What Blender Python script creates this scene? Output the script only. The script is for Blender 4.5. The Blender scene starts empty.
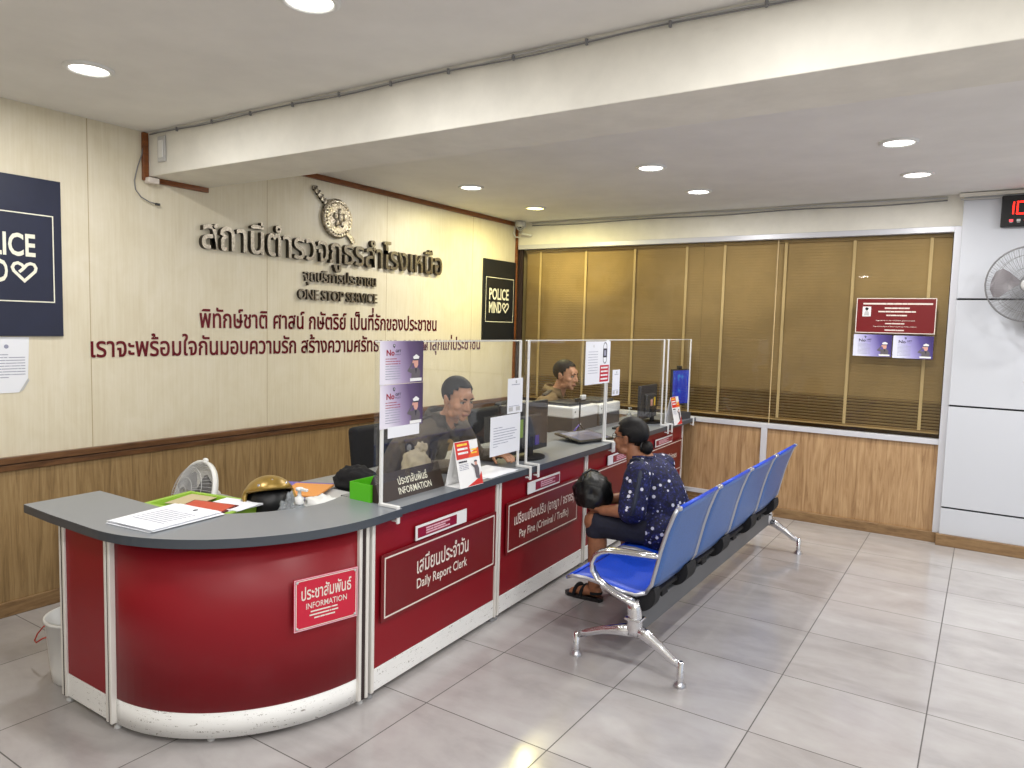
import bpy, bmesh, math, random
from mathutils import Vector, Matrix, Euler
from mathutils.bvhtree import BVHTree
random.seed(7)
SC = bpy.context.scene
COL = SC.collection
PI = math.pi
V = Vector

# ---------------------------------------------------------------- materials
def lin(c):
    return tuple((x/255/12.92 if x/255 <= .04045 else ((x/255+.055)/1.055)**2.4) for x in c)

def mat(name, rgb, rough=.5, metal=0., spec=.5, emit=None, estr=0., coat=0.):
    m = bpy.data.materials.new(name); m.use_nodes = True
    b = m.node_tree.nodes['Principled BSDF']
    b.inputs['Base Color'].default_value = (*lin(rgb), 1)
    b.inputs['Roughness'].default_value = rough
    b.inputs['Metallic'].default_value = metal
    b.inputs['Specular IOR Level'].default_value = spec
    b.inputs['Coat Weight'].default_value = coat
    if emit:
        b.inputs['Emission Color'].default_value = (*lin(emit), 1)
        b.inputs['Emission Strength'].default_value = estr
    return m

class NT:
    """tiny node-tree helper"""
    def __init__(s, m):
        s.t = m.node_tree; s.b = s.t.nodes.get('Principled BSDF')
    def n(s, kind, **kw):
        nd = s.t.nodes.new(kind)
        for k, v in kw.items():
            if k.startswith('i_'):
                key = k[2:]
                nd.inputs[int(key) if key.isdigit() else key.replace('_', ' ')].default_value = v
            else: setattr(nd, k, v)
        return nd
    def l(s, a, b): s.t.links.new(a, b)
    def math(s, op, a, b=None, clamp=False):
        nd = s.t.nodes.new('ShaderNodeMath'); nd.operation = op; nd.use_clamp = clamp
        for i, v in enumerate((a, b)):
            if v is None: continue
            if isinstance(v, (int, float)): nd.inputs[i].default_value = v
            else: s.l(v, nd.inputs[i])
        return nd.outputs[0]
    def ramp(s, fac, stops, interp='LINEAR'):
        r = s.t.nodes.new('ShaderNodeValToRGB'); r.color_ramp.interpolation = interp
        e = r.color_ramp.elements
        while len(e) < len(stops): e.new(.5)
        for k, (p, c) in enumerate(stops):
            e[k].position = p; e[k].color = (*(lin(c) if max(c) > 1 else c), 1)
        s.l(fac, r.inputs[0]); return r.outputs[0]
    def mix(s, fac, a, b, blend='MIX'):
        nd = s.t.nodes.new('ShaderNodeMix'); nd.data_type = 'RGBA'; nd.blend_type = blend
        for i, v in ((0, fac), (6, a), (7, b)):
            if isinstance(v, (int, float)): nd.inputs[i].default_value = v
            elif isinstance(v, tuple): nd.inputs[i].default_value = (*lin(v), 1)
            else: s.l(v, nd.inputs[i])
        return nd.outputs[2]
    def pos(s, scale=(1, 1, 1), rot=(0, 0, 0)):
        g = s.n('ShaderNodeTexCoord'); mp = s.n('ShaderNodeMapping')
        mp.inputs['Scale'].default_value = scale; mp.inputs['Rotation'].default_value = rot
        s.l(g.outputs['Object'], mp.inputs[0]); return mp.outputs[0]
    def noise(s, vec, scale, detail=4, rough=.5, dist=0):
        nd = s.n('ShaderNodeTexNoise'); nd.inputs['Scale'].default_value = scale
        nd.inputs['Detail'].default_value = detail; nd.inputs['Roughness'].default_value = rough
        nd.inputs['Distortion'].default_value = dist
        s.l(vec, nd.inputs['Vector']); return nd.outputs['Fac']
    def bump(s, h, strength=.2, dist=.01):
        nd = s.n('ShaderNodeBump'); nd.inputs['Strength'].default_value = strength
        nd.inputs['Distance'].default_value = dist
        s.l(h, nd.inputs['Height']); s.l(nd.outputs[0], s.b.inputs['Normal'])

def wood(name, a, b, c, scale=(9, 9, .7), rough=.42):
    m = mat(name, b, rough); t = NT(m)
    p = t.pos(scale)
    n1 = t.noise(p, 3.2, 6, .6, 1.2)
    n2 = t.noise(t.pos((scale[0]*6, scale[1]*6, scale[2]*2.2)), 4, 3, .6)
    f = t.math('ADD', t.math('MULTIPLY', n1, .75), t.math('MULTIPLY', n2, .28))
    col = t.ramp(f, [(.34, a), (.5, b), (.68, c)])
    t.l(col, t.b.inputs['Base Color']); t.bump(n2, .06, .003)
    return m

def noisy(name, rgb, amount=.12, scale=40, rough=.5, metal=0, bump=0, spec=.5):
    m = mat(name, rgb, rough, metal, spec); t = NT(m)
    n = t.noise(t.pos(), scale, 5, .6)
    lo = tuple(x*(1-amount) for x in rgb); hi = tuple(min(255, x*(1+amount)) for x in rgb)
    t.l(t.ramp(n, [(.3, lo), (.7, hi)]), t.b.inputs['Base Color'])
    if bump: t.bump(n, bump, .004)
    return m

M = {}
# floor: pale 60 cm porcelain tiles with thin dark grout and faint wipe streaks
def floor_mat():
    m = mat('floor_tile', (186, 182, 180), .2, 0, .55); t = NT(m)
    g = t.n('ShaderNodeTexCoord'); sx = t.n('ShaderNodeSeparateXYZ'); t.l(g.outputs['Object'], sx.inputs[0])
    def cell(o, off):
        return t.math('MULTIPLY', t.math('ADD', o, -off), 1/.6)
    cx, cy = cell(sx.outputs[0], 2.3923), cell(sx.outputs[1], -4.2804)
    def edge(c):
        f = t.math('FRACT', c); return t.math('MINIMUM', f, t.math('SUBTRACT', 1., f))
    d = t.math('MINIMUM', edge(cx), edge(cy))
    line = t.math('LESS_THAN', d, .0042)
    cmb = t.n('ShaderNodeCombineXYZ'); t.l(t.math('FLOOR', cx), cmb.inputs[0]); t.l(t.math('FLOOR', cy), cmb.inputs[1])
    wn = t.n('ShaderNodeTexWhiteNoise'); wn.noise_dimensions = '3D'; t.l(cmb.outputs[0], wn.inputs['Vector'])
    n1 = t.noise(t.pos((1.3, 3.2, 1), (0, 0, .35)), 1.3, 5, .55, .8)
    n2 = t.noise(t.pos(), 7, 5, .6)
    f = t.math('ADD', t.math('MULTIPLY', n1, .6), t.math('MULTIPLY', n2, .25))
    f = t.math('ADD', f, t.math('MULTIPLY', wn.outputs['Value'], .12))
    base = t.ramp(f, [(.3, (150, 146, 145)), (.48, (168, 164, 163)), (.62, (177, 174, 173)), (.75, (188, 186, 186))])
    sp = t.noise(t.pos(), 46, 2, .5)
    base = t.mix(t.math('GREATER_THAN', sp, .805), base, (112, 108, 106))
    col = t.mix(line, base, (84, 80, 78))
    t.l(col, t.b.inputs['Base Color'])
    r = t.math('ADD', t.math('MULTIPLY', n1, .22), .06)
    t.l(t.math('MAXIMUM', r, t.math('MULTIPLY', line, .8)), t.b.inputs['Roughness'])
    t.bump(t.math('SUBTRACT', 1., line), .25, .002)
    return m
M['floor'] = floor_mat()

def wallpaper():
    m = mat('cream_wall_panel', (226, 214, 184), .38, 0, .45); t = NT(m)
    n1 = t.noise(t.pos((1, 26, .9)), 2.2, 5, .65, .4)
    n2 = t.noise(t.pos((1, 3, 2.2)), 1.6, 5, .6, .8)
    f = t.math('ADD', t.math('MULTIPLY', n1, .55), t.math('MULTIPLY', n2, .5))
    base = t.ramp(f, [(.34, (212, 201, 174)), (.52, (220, 211, 187)), (.7, (227, 219, 199))])
    g = t.n('ShaderNodeTexCoord'); sx = t.n('ShaderNodeSeparateXYZ'); t.l(g.outputs['Object'], sx.inputs[0])
    fr = t.math('FRACT', t.math('MULTIPLY', t.math('ADD', sx.outputs[1], 4.45+12.2), 1/1.22))
    seam = t.math('LESS_THAN', fr, .004)
    t.l(t.mix(seam, base, (178, 160, 124)), t.b.inputs['Base Color'])
    t.bump(t.math('SUBTRACT', n1, seam), .12, .003)
    return m
M['cream'] = wallpaper()
M['ceiling'] = noisy('ceiling_paint', (232, 230, 226), .02, 3, .8)
M['plaster'] = noisy('white_plaster', (228, 225, 215), .03, 5, .7, bump=.03)
M['wood_left'] = wood('wood_laminate_olive', (116, 92, 60), (146, 119, 80), (164, 138, 98))
M['wood_back'] = wood('wood_laminate_oak', (134, 102, 68), (168, 134, 96), (190, 158, 118))
M['wood_base'] = wood('wood_skirting', (100, 74, 48), (130, 101, 68), (146, 118, 82), (.9, .9, 9))
M['wood_rail'] = wood('wood_dark_rail', (72, 46, 26), (98, 66, 40), (120, 84, 52), (6, .8, 9), .35)
M['wood_trim'] = wood('wood_brown_trim', (96, 52, 20), (122, 68, 28), (138, 82, 38), (6, .8, 9), .4)
M['composite'] = mat('white_composite_panel', (196, 199, 206), .3, 0, .5)
M['joint'] = mat('black_joint', (28, 28, 30), .6)
M['alu'] = mat('white_aluminium', (206, 207, 214), .35, .15)
M['post'] = mat('ivory_aluminium_post', (228, 225, 219), .4, .1)
M['darkgroove'] = mat('dark_groove', (44, 30, 30), .6)
def redlam():
    m = mat('red_laminate', (134, 13, 27), .38, 0, .35); t = NT(m)
    n = t.noise(t.pos(), 900, 2, .5); t.bump(n, .05, .0006)
    return m
M['red'] = redlam()
def kick():
    m = mat('white_kick_laminate', (218, 215, 206), .42); t = NT(m)
    n = t.noise(t.pos((7, 7, 60), (.3, .1, 0)), 1.7, 6, .7, 1.5)
    n2 = t.noise(t.pos((30, 30, 16)), 2.1, 3, .5, 2)
    k = t.math('MULTIPLY', t.math('GREATER_THAN', n, .60), t.math('GREATER_THAN', n2, .52))
    t.l(t.mix(k, (238, 238, 236), (140, 134, 128)), t.b.inputs['Base Color'])
    return m
M['kick'] = kick()
M['worktop'] = noisy('grey_worktop', (124, 128, 134), .05, 500, .3)
M['worktop_edge'] = mat('dark_grey_edge_band', (66, 72, 80), .35)
M['deskwood'] = noisy('inner_desk_grey', (150, 150, 148), .05, 30, .5)
M['signred'] = mat('crimson_sign_face', (196, 26, 56), .35)
M['signdark'] = mat('maroon_sign_face', (112, 12, 19), .35)
M['white'] = mat('white_print', (236, 236, 236), .5)
M['offwhite'] = mat('ivory_line', (226, 216, 206), .5)
M['paper'] = mat('white_paper', (232, 234, 240), .75)
M['greyink'] = mat('grey_ink', (150, 152, 172), .7)
M['darkink'] = mat('dark_ink', (52, 50, 62), .7)
M['navy'] = noisy('navy_poster', (25, 31, 56), .05, 8, .45)
M['navyblack'] = noisy('black_navy_poster', (18, 22, 28), .05, 8, .45)
M['cream_ink'] = mat('cream_letter', (236, 234, 216), .5)
M['letter_steel'] = noisy('brushed_steel_letter', (150, 142, 128), .18, 60, .3, .95)
M['letter_side'] = mat('dark_steel_side', (74, 68, 60), .35, .9)
M['letter_red'] = mat('mirror_maroon_letter', (112, 22, 34), .22, .55, .6)
M['letter_gold'] = mat('mirror_pale_letter', (226, 218, 196), .15, .9, .6)
def emblem_mat():
    m = mat('embossed_silver', (172, 164, 148), .32, .95); t = NT(m)
    n = t.noise(t.pos(), 70, 6, .7, .5)
    t.l(t.ramp(n, [(.36, (92, 84, 70)), (.5, (170, 160, 142)), (.66, (222, 214, 198))]), t.b.inputs['Base Color'])
    t.bump(n, .8, .006); return m
M['emblem'] = emblem_mat()
M['chrome'] = mat('polished_aluminium', (222, 222, 226), .16, 1.)
M['chrome_soft'] = mat('satin_aluminium', (196, 196, 202), .28, 1.)
M['rim'] = mat('silver_painted_rim', (186, 188, 196), .3, .8)
def seatblue(name, rgb):
    m = mat(name, rgb, .38, .1, .5); t = NT(m)
    v = t.n('ShaderNodeTexVoronoi'); v.inputs['Scale'].default_value = 95; t.l(t.pos(), v.inputs['Vector'])
    h = t.math('LESS_THAN', v.outputs['Distance'], .26)
    t.l(t.mix(t.math('MULTIPLY', h, .35), rgb, tuple(x*.45 for x in rgb)), t.b.inputs['Base Color']); return m
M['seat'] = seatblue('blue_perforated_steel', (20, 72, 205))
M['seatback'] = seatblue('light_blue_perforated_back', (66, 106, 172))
M['black'] = mat('black_plastic', (16, 16, 18), .42)
M['blacksoft'] = noisy('black_fabric', (18, 18, 22), .25, 200, .85, bump=.2)
M['beam_steel'] = mat('grey_painted_beam', (92, 94, 98), .45, .2)
M['screen_black'] = mat('monitor_black', (48, 48, 51), .35)
M['dgrey'] = mat('dark_grey_plastic', (58, 58, 60), .5)
M['grey'] = mat('mid_grey_plastic', (128, 128, 130), .5)
M['lgrey'] = mat('light_grey_plastic', (190, 190, 190), .5)
M['whiteplastic'] = mat('white_plastic', (226, 226, 224), .35)
M['lens'] = mat('lamp_lens', (255, 255, 250), .4, emit=(255, 252, 244), estr=14)
M['lens_y'] = mat('warm_lamp_lens', (255, 250, 200), .4, emit=(255, 240, 150), estr=12)
M['led'] = mat('red_led', (255, 30, 20), .4, emit=(255, 36, 24), estr=5)
M['led_dim'] = mat('pink_led', (255, 90, 100), .4, emit=(255, 70, 80), estr=1.5)
M['green'] = mat('green_plastic_tray', (86, 186, 28), .4)
M['basket'] = mat('lime_plastic_basket', (140, 182, 50), .38)
M['folder'] = mat('red_brown_folder', (190, 74, 50), .4)
M['folder_edge'] = mat('dark_red_edge', (92, 30, 34), .5)
M['card'] = mat('manila_card', (186, 172, 136), .7)
M['gold'] = noisy('gold_helmet_shell', (150, 122, 58), .1, 30, .3, .4)
M['orange'] = mat('orange_print', (228, 96, 36), .5)
M['redprint'] = mat('red_print', (206, 42, 34), .5)
M['yellow'] = mat('yellow_print', (246, 206, 60), .5)
M['purple'] = mat('purple_cover', (104, 92, 178), .5)
M['orange_cover'] = mat('orange_cover', (222, 150, 78), .5)
M['stickynote'] = mat('green_note', (132, 160, 78), .6)
M['purple_blue'] = mat('purple_blue_print_and_reflection', (74, 58, 150), .5)
M['skin1'] = noisy('skin_tan', (176, 128, 98), .06, 30, .5)
M['skin2'] = noisy('skin_light_tan', (186, 136, 104), .06, 30, .5)
M['skin3'] = noisy('skin_brown', (148, 98, 70), .08, 30, .5)
M['lip'] = mat('lip', (148, 86, 74), .45)
M['eyewhite'] = mat('eye_white', (150, 136, 124), .3)
M['iris'] = mat('dark_iris', (24, 16, 14), .25)
M['hair'] = noisy('black_hair', (18, 15, 14), .3, 120, .6, bump=.3, spec=.25)
M['uni1'] = noisy('olive_grey_uniform', (96, 86, 74), .1, 45, .8, bump=.25)
M['uni1d'] = noisy('uniform_dark_trim', (62, 54, 47), .1, 45, .8)
M['uni2'] = noisy('khaki_uniform', (112, 92, 60), .1, 45, .8, bump=.25)
M['trouser'] = noisy('dark_trousers', (46, 42, 38), .1, 60, .85)
M['skirt'] = noisy('dark_navy_skirt', (28, 30, 46), .12, 60, .8, bump=.2)
M['strap'] = noisy('dark_strap', (38, 44, 62), .1, 90, .7)
def hairgrey():
    m = mat('greying_black_hair', (30, 26, 26), .55, 0, .3); t = NT(m)
    n = t.noise(t.pos((5, 40, 22)), 3, 4, .6, .6)
    t.l(t.ramp(n, [(.5, (15, 13, 14)), (.66, (26, 23, 24)), (.76, (84, 78, 78))]), t.b.inputs['Base Color']); t.bump(n, .3, .004); return m
M['hairgrey'] = hairgrey()
def blouse():
    m = mat('navy_dotted_blouse', (24, 28, 92), .75); t = NT(m)
    p = t.pos()
    n = t.noise(p, 60, 4, .7)
    base = t.ramp(n, [(.4, (9, 10, 34)), (.56, (18, 22, 74)), (.68, (46, 52, 124))])
    v = t.n('ShaderNodeTexVoronoi'); v.inputs['Scale'].default_value = 21; t.l(p, v.inputs['Vector'])
    d1 = t.math('LESS_THAN', v.outputs['Distance'], .215)
    v2 = t.n('ShaderNodeTexVoronoi'); v2.inputs['Scale'].default_value = 44; t.l(p, v2.inputs['Vector'])
    wn = t.n('ShaderNodeTexWhiteNoise'); t.l(v2.outputs['Color'], wn.inputs['Vector'])
    d2 = t.math('MULTIPLY', t.math('LESS_THAN', v2.outputs['Distance'], .2), t.math('GREATER_THAN', wn.outputs['Value'], .55))
    c = t.mix(t.math('MULTIPLY', d2, .55), base, (150, 156, 206))
    t.l(t.mix(d1, c, (214, 214, 228)), t.b.inputs['Base Color'])
    t.bump(t.noise(p, 22, 4, .6), .5, .012); return m
M['blouse'] = blouse()
def bagmat():
    m = mat('black_nylon', (7, 8, 8), .42); t = NT(m)
    n = t.noise(t.pos((1, 1, .6)), 24, 4, .6, 1.5); t.bump(n, .4, .01); return m
M['bag'] = bagmat()
def glassy(name, tint, gloss, haze=0., hazecol=(230, 230, 225), rough=.02):
    m = bpy.data.materials.new(name); m.use_nodes = True; t = NT(m); nt = t.t
    nt.nodes.remove(t.b); out = nt.nodes['Material Output']
    tr = t.n('ShaderNodeBsdfTransparent'); tr.inputs[0].default_value = (*tint, 1)
    gl = t.n('ShaderNodeBsdfGlossy'); gl.inputs['Roughness'].default_value = rough
    fr = t.n('ShaderNodeFresnel'); fr.inputs[0].default_value = 1.45
    f = t.math('MULTIPLY', fr.outputs[0], gloss, True)
    mx = t.n('ShaderNodeMixShader'); t.l(f, mx.inputs[0]); t.l(tr.outputs[0], mx.inputs[1]); t.l(gl.outputs[0], mx.inputs[2])
    last = mx.outputs[0]
    if haze:
        df = t.n('ShaderNodeBsdfDiffuse'); df.inputs[0].default_value = (*lin(hazecol), 1)
        m2 = t.n('ShaderNodeMixShader'); m2.inputs[0].default_value = haze
        t.l(last, m2.inputs[1]); t.l(df.outputs[0], m2.inputs[2]); last = m2.outputs[0]
    t.l(last, out.inputs[0]); return m
M['glass'] = glassy('window_glass', (.97, .95, .90), .6)
M['acrylic'] = glassy('clear_acrylic', (.99, .991, .985), .13, .004)
M['acrylic_edge'] = mat('frosted_acrylic_edge', (214, 214, 206), .4)
M['clearplastic'] = glassy('clear_plastic_bag', (.9, .9, .88), .5, .62, (206, 194, 168), .12)
M['bottle'] = glassy('clear_bottle', (.9, .93, .95), .9, .25, (220, 226, 232), .08)
M['blind'] = noisy('brown_blind_slat', (200, 176, 130), .05, 3, .5, .05)
M['tape'] = mat('blind_tape', (226, 206, 160), .7)
def screenmat():
    m = mat('lit_blue_screen', (20, 40, 150), .2); t = NT(m)
    p = t.pos((1, 1, 1)); n = t.noise(p, 9, 3, .5)
    c = t.ramp(n, [(.38, (16, 34, 150)), (.55, (26, 70, 190)), (.66, (60, 190, 220))])
    t.l(c, t.b.inputs['Emission Color']); t.b.inputs['Emission Strength'].default_value = .75; return m
M['bluescreen'] = screenmat()
def giftmat():
    # printed poster sheet: pale left fading to violet at the right (its printed design, in sheet coordinates via UV)
    m = mat('violet_print', (150, 130, 180), .5); t = NT(m)
    uv = t.n('ShaderNodeTexCoord'); sx = t.n('ShaderNodeSeparateXYZ'); t.l(uv.outputs['UV'], sx.inputs[0])
    f = t.math('ADD', sx.outputs[0], t.math('MULTIPLY', t.math('SUBTRACT', sx.outputs[1], .5), .22))
    t.l(t.ramp(f, [(.08, (226, 222, 234)), (.42, (168, 152, 186)), (.72, (96, 76, 116)), (1., (66, 48, 84))]), t.b.inputs['Base Color'])
    return m
M['gift'] = giftmat()
def giftmat2():
    m = mat('blue_violet_print', (150, 140, 200), .5); t = NT(m)
    uv = t.n('ShaderNodeTexCoord'); sx = t.n('ShaderNodeSeparateXYZ'); t.l(uv.outputs['UV'], sx.inputs[0])
    f = t.math('ADD', sx.outputs[0], t.math('MULTIPLY', t.math('SUBTRACT', sx.outputs[1], .5), .22))
    t.l(t.ramp(f, [(.08, (220, 222, 240)), (.42, (164, 158, 212)), (.72, (92, 80, 150)), (1., (60, 46, 110))]), t.b.inputs['Base Color'])
    return m
M['gift2'] = giftmat2()

# ---------------------------------------------------------------- mesh builder
def frame(o, x, y):
    x = V(x).normalized(); y = V(y).normalized(); n = x.cross(y)
    return Matrix(((x.x, y.x, n.x, o[0]), (x.y, y.y, n.y, o[1]), (x.z, y.z, n.z, o[2]), (0, 0, 0, 1)))
def T(*p): return Matrix.Translation(V(p))
def RZ(a): return Matrix.Rotation(a, 4, 'Z')
def RX(a): return Matrix.Rotation(a, 4, 'X')
def RY(a): return Matrix.Rotation(a, 4, 'Y')
def align(z):
    z = V(z).normalized(); return z.to_track_quat('Z', 'Y').to_matrix().to_4x4()
I4 = Matrix.Identity(4)
LOC = {}

class MB:
    def __init__(s): s.bm = bmesh.new(); s.mats = []; s.uv = None
    def mi(s, m):
        if isinstance(m, str): m = M[m]
        if m not in s.mats: s.mats.append(m)
        return s.mats.index(m)
    def raw(s, verts, faces, m, X=I4, smooth=False):
        k = s.mi(m); vs = [s.bm.verts.new(X @ V(v)) for v in verts]
        for f in faces:
            try: fc = s.bm.faces.new([vs[i] for i in f])
            except ValueError: continue
            fc.material_index = k; fc.smooth = smooth
        return s
    def box(s, c, size, m, X=I4, bev=0., seg=2):
        k = s.mi(m)
        r = bmesh.ops.create_cube(s.bm, size=1., matrix=X @ T(*c) @ Matrix.Diagonal((*size, 1)))
        vs = set(r['verts']); fs = [f for f in s.bm.faces if all(v in vs for v in f.verts)] if len(s.bm.faces) < 400 else list({f for v in vs for f in v.link_faces})
        for f in fs: f.material_index = k
        if bev:
            es = list({e for v in vs for e in v.link_edges})
            o = bmesh.ops.bevel(s.bm, geom=es, offset=min(bev, min(size)*.45), segments=seg, affect='EDGES', profile=.5, clamp_overlap=True)
            for f in o['faces']: f.material_index = k; f.smooth = True
        return s
    def prism(s, pts, z0, z1, m, X=I4, side=None, smooth_side=False):
        n = len(pts)
        a = sum(pts[i][0]*pts[(i+1) % n][1]-pts[(i+1) % n][0]*pts[i][1] for i in range(n))
        if a < 0: pts = pts[::-1]
        s.raw([(p[0], p[1], z1) for p in pts], [tuple(range(n))], m, X)
        s.raw([(p[0], p[1], z0) for p in pts], [tuple(range(n))[::-1]], m, X)
        v = [(p[0], p[1], z0) for p in pts]+[(p[0], p[1], z1) for p in pts]
        s.raw(v, [(i, (i+1) % n, n+(i+1) % n, n+i) for i in range(n)], side or m, X, smooth_side)
        return s
    def tube(s, pts, r, m, seg=8, closed=False, caps=True, X=I4, squash=None):
        k = s.mi(m); pts = [V(p) for p in pts]; n = len(pts)
        rs = r if isinstance(r, (list, tuple)) else [r]*n
        rings = []; up = None
        for i in range(n):
            if closed: d = pts[(i+1) % n]-pts[i-1]
            else: d = pts[min(i+1, n-1)]-pts[max(i-1, 0)]
            d.normalize()
            if up is None:
                up = V((0, 0, 1)) if abs(d.z) < .9 else V((1, 0, 0))
            u = (up-d*up.dot(d)).normalized(); w = d.cross(u); up = u
            su, sw = squash or (1, 1)
            rings.append([s.bm.verts.new(X @ (pts[i]+(u*math.cos(2*PI*j/seg)*su+w*math.sin(2*PI*j/seg)*sw)*rs[i])) for j in range(seg)])
        for i in range(n if closed else n-1):
            A, B = rings[i], rings[(i+1) % n]
            for j in range(seg):
                f = s.bm.faces.new((A[j], A[(j+1) % seg], B[(j+1) % seg], B[j])); f.material_index = k; f.smooth = True
        if caps and not closed:
            f = s.bm.faces.new(rings[0][::-1]); f.material_index = k
            f = s.bm.faces.new(rings[-1]); f.material_index = k
        return s
    def lathe(s, prof, m, X=I4, seg=24, smooth=True):
        vs, fs = [], []
        for r, z in prof:
            for j in range(seg): vs.append((r*math.cos(2*PI*j/seg), r*math.sin(2*PI*j/seg), z))
        for i in range(len(prof)-1):
            for j in range(seg):
                a, b = i*seg+j, i*seg+(j+1) % seg; fs.append((a, b, b+seg, a+seg))
        s.raw(vs, fs, m, X, smooth)
        for i, rev in ((0, True), (len(prof)-1, False)):
            if prof[i][0] > 1e-5:
                ring = [vs[i*seg+j] for j in range(seg)]
                s.raw(ring, [tuple(range(seg))[::-1] if rev else tuple(range(seg))], m, X)
        return s
    def ell(s, c, r, m, X=I4, u=16, v=10):
        k = s.mi(m)
        o = bmesh.ops.create_uvsphere(s.bm, u_segments=u, v_segments=v, radius=1., matrix=X @ T(*c) @ Matrix.Diagonal((*r, 1)))
        for f in {f for vv in o['verts'] for f in vv.link_faces}: f.material_index = k; f.smooth = True
        return s
    def cap(s, a, b, r1, r2, m='white', seg=14):
        a, b = V(a), V(b); d = b-a; L = d.length; X = T(*a) @ align(d)
        prof = [(max(1e-4, r1*math.sin(t)), -r1*math.cos(t)) for t in [PI/2*i/4 for i in range(5)]]
        prof += [(max(1e-4, r2*math.cos(t)), L+r2*math.sin(t)) for t in [PI/2*i/4 for i in range(5)]]
        return s.lathe(prof, m, X, seg)
    def text(s, body, X, box, m, th=.0015, bold=0., res=3, align='C', italic=0., fit=True, side=None):
        """box = (x0, y0, w, h) in the frame X"""
        vs, fs = textgeo(body, bold, res)
        if not vs: return s
        x0 = min(v[0] for v in vs); x1 = max(v[0] for v in vs); y0 = min(v[1] for v in vs); y1 = max(v[1] for v in vs)
        sx = box[2]/(x1-x0); sy = box[3]/(y1-y0)
        if not fit: sx = sy = min(sx, sy)
        ox = box[0] if align == 'L' else box[0]+(box[2]-(x1-x0)*sx)/2
        P = [(ox+(v[0]-x0)*sx, box[1]+(v[1]-y0)*sy) for v in vs]
        s.raw([(p[0], p[1], th) for p in P], fs, m, X)
        if side:
            from collections import Counter
            ec = {}
            for f in fs:
                for i in range(len(f)):
                    a, b = f[i], f[(i+1) % len(f)]
                    key = (min(a, b), max(a, b)); ec.setdefault(key, []).append((a, b))
            vv, ff = [], []
            for key, l in ec.items():
                if len(l) == 1:
                    a, b = l[0]; k = len(vv)
                    vv += [(*P[a], th), (*P[b], th), (*P[b], 0), (*P[a], 0)]; ff.append((k+1, k, k+3, k+2))
            s.raw(vv, ff, side, X)
        return s
    def strip(s, X, x, y, w, h, m, z=.001):
        s.raw([(x, y, z), (x+w, y, z), (x+w, y+h, z), (x, y+h, z)], [(0, 1, 2, 3)], m, X); return s
    def greek(s, X, x, y, w, h, m, z=.001, words=4):
        """an unreadable printed line: a row of short bars"""
        cuts = sorted(random.uniform(.1, .9) for _ in range(words-1)); p = [0]+cuts+[1]
        for a, b in zip(p[:-1], p[1:]):
            if (b-a)*w > .004: s.strip(X, x+a*w, y, (b-a)*w-.002, h, m, z)
        return s
    def poly(s, X, pts, m, z=.001):
        s.raw([(p[0], p[1], z) for p in pts], [tuple(range(len(pts)))], m, X); return s
    def line(s, X, pts, w, m, z=.001, closed=False):
        n = len(pts)
        for i in range(n if closed else n-1):
            a, b = V(pts[i]).to_2d() if len(pts[i]) > 2 else V(pts[i]), V(pts[(i+1) % n])
            d = (b-a).normalized(); q = V((-d.y, d.x))*w/2; e = d*w/2
            P = [a-e-q, b+e-q, b+e+q, a-e+q]
            s.raw([(p.x, p.y, z) for p in P], [(0, 1, 2, 3)], m, X)
        return s
    def ribbon(s, X, pts, w, m, z=.001, closed=False):
        n = len(pts); P = [V(p) for p in pts]; L, R = [], []
        for i in range(n):
            a = (P[i]-P[i-1]).normalized() if (closed or i) else (P[1]-P[0]).normalized()
            c = (P[(i+1) % n]-P[i]).normalized() if (closed or i < n-1) else a
            na, nc = V((-a.y, a.x)), V((-c.y, c.x)); q = (na+nc).normalized(); k = min(2., 1/max(.3, q.dot(na)))*w/2
            L.append(P[i]+q*k); R.append(P[i]-q*k)
        vs = [(p.x, p.y, z) for p in L]+[(p.x, p.y, z) for p in R]
        s.raw(vs, [(n+i, n+(i+1) % n, (i+1) % n, i) for i in range(n if closed else n-1)], m, X); return s
    def rect(s, X, x, y, w, h, lw, m, z=.001):
        return s.ribbon(X, [(x, y), (x+w, y), (x+w, y+h), (x, y+h)], lw, m, z, True)
    def uvsheet(s, X, w, h, m, z=0., nx=1, bend=None):
        """sheet with UVs 0..1"""
        if s.uv is None: s.uv = s.bm.loops.layers.uv.new('UVMap')
        k = s.mi(m); g = [[s.bm.verts.new(X @ V((w*i/nx, h*j, z+(bend(i/nx, j) if bend else 0)))) for i in range(nx+1)] for j in (0, 1)]
        for i in range(nx):
            f = s.bm.faces.new((g[0][i], g[0][i+1], g[1][i+1], g[1][i])); f.material_index = k
            for lp, q in zip(f.loops, ((i/nx, 0), ((i+1)/nx, 0), ((i+1)/nx, 1), (i/nx, 1))): lp[s.uv].uv = q
        return s
    def mesh(s, name, recalc=False):
        if recalc: bmesh.ops.recalc_face_normals(s.bm, faces=s.bm.faces)
        me = bpy.data.meshes.new(name); s.bm.to_mesh(me); s.bm.free()
        for m in s.mats: me.materials.append(m)
        return me
    def build(s, name, parent=None, at=None, recalc=False):
        return put(s.mesh(name, recalc), name, parent, at)

def put(me, name, parent=None, at=None):
    o = bpy.data.objects.new(name, me); COL.objects.link(o)
    if parent is not None:
        L = LOC[parent.name]; LOC[o.name] = L
        me.transform(Matrix.Translation(-L)); o.parent = parent
    else:
        L = V(at) if at is not None else V((0, 0, 0)); LOC[o.name] = L
        if L.length: me.transform(Matrix.Translation(-L)); o.location = L
    return o

def thing(name, label, cat, loc, group=None):
    o = bpy.data.objects.new(name, None); COL.objects.link(o); o.location = loc
    o.empty_display_size = .1; LOC[o.name] = V(loc); return tag(o, label, cat, group)
def tag(o, label, cat, group=None, kind=None):
    o['label'] = label; o['category'] = cat
    if group: o['group'] = group
    if kind: o['kind'] = kind
    return o
def struct(o, kind='structure'):
    o['kind'] = kind; return o

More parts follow.
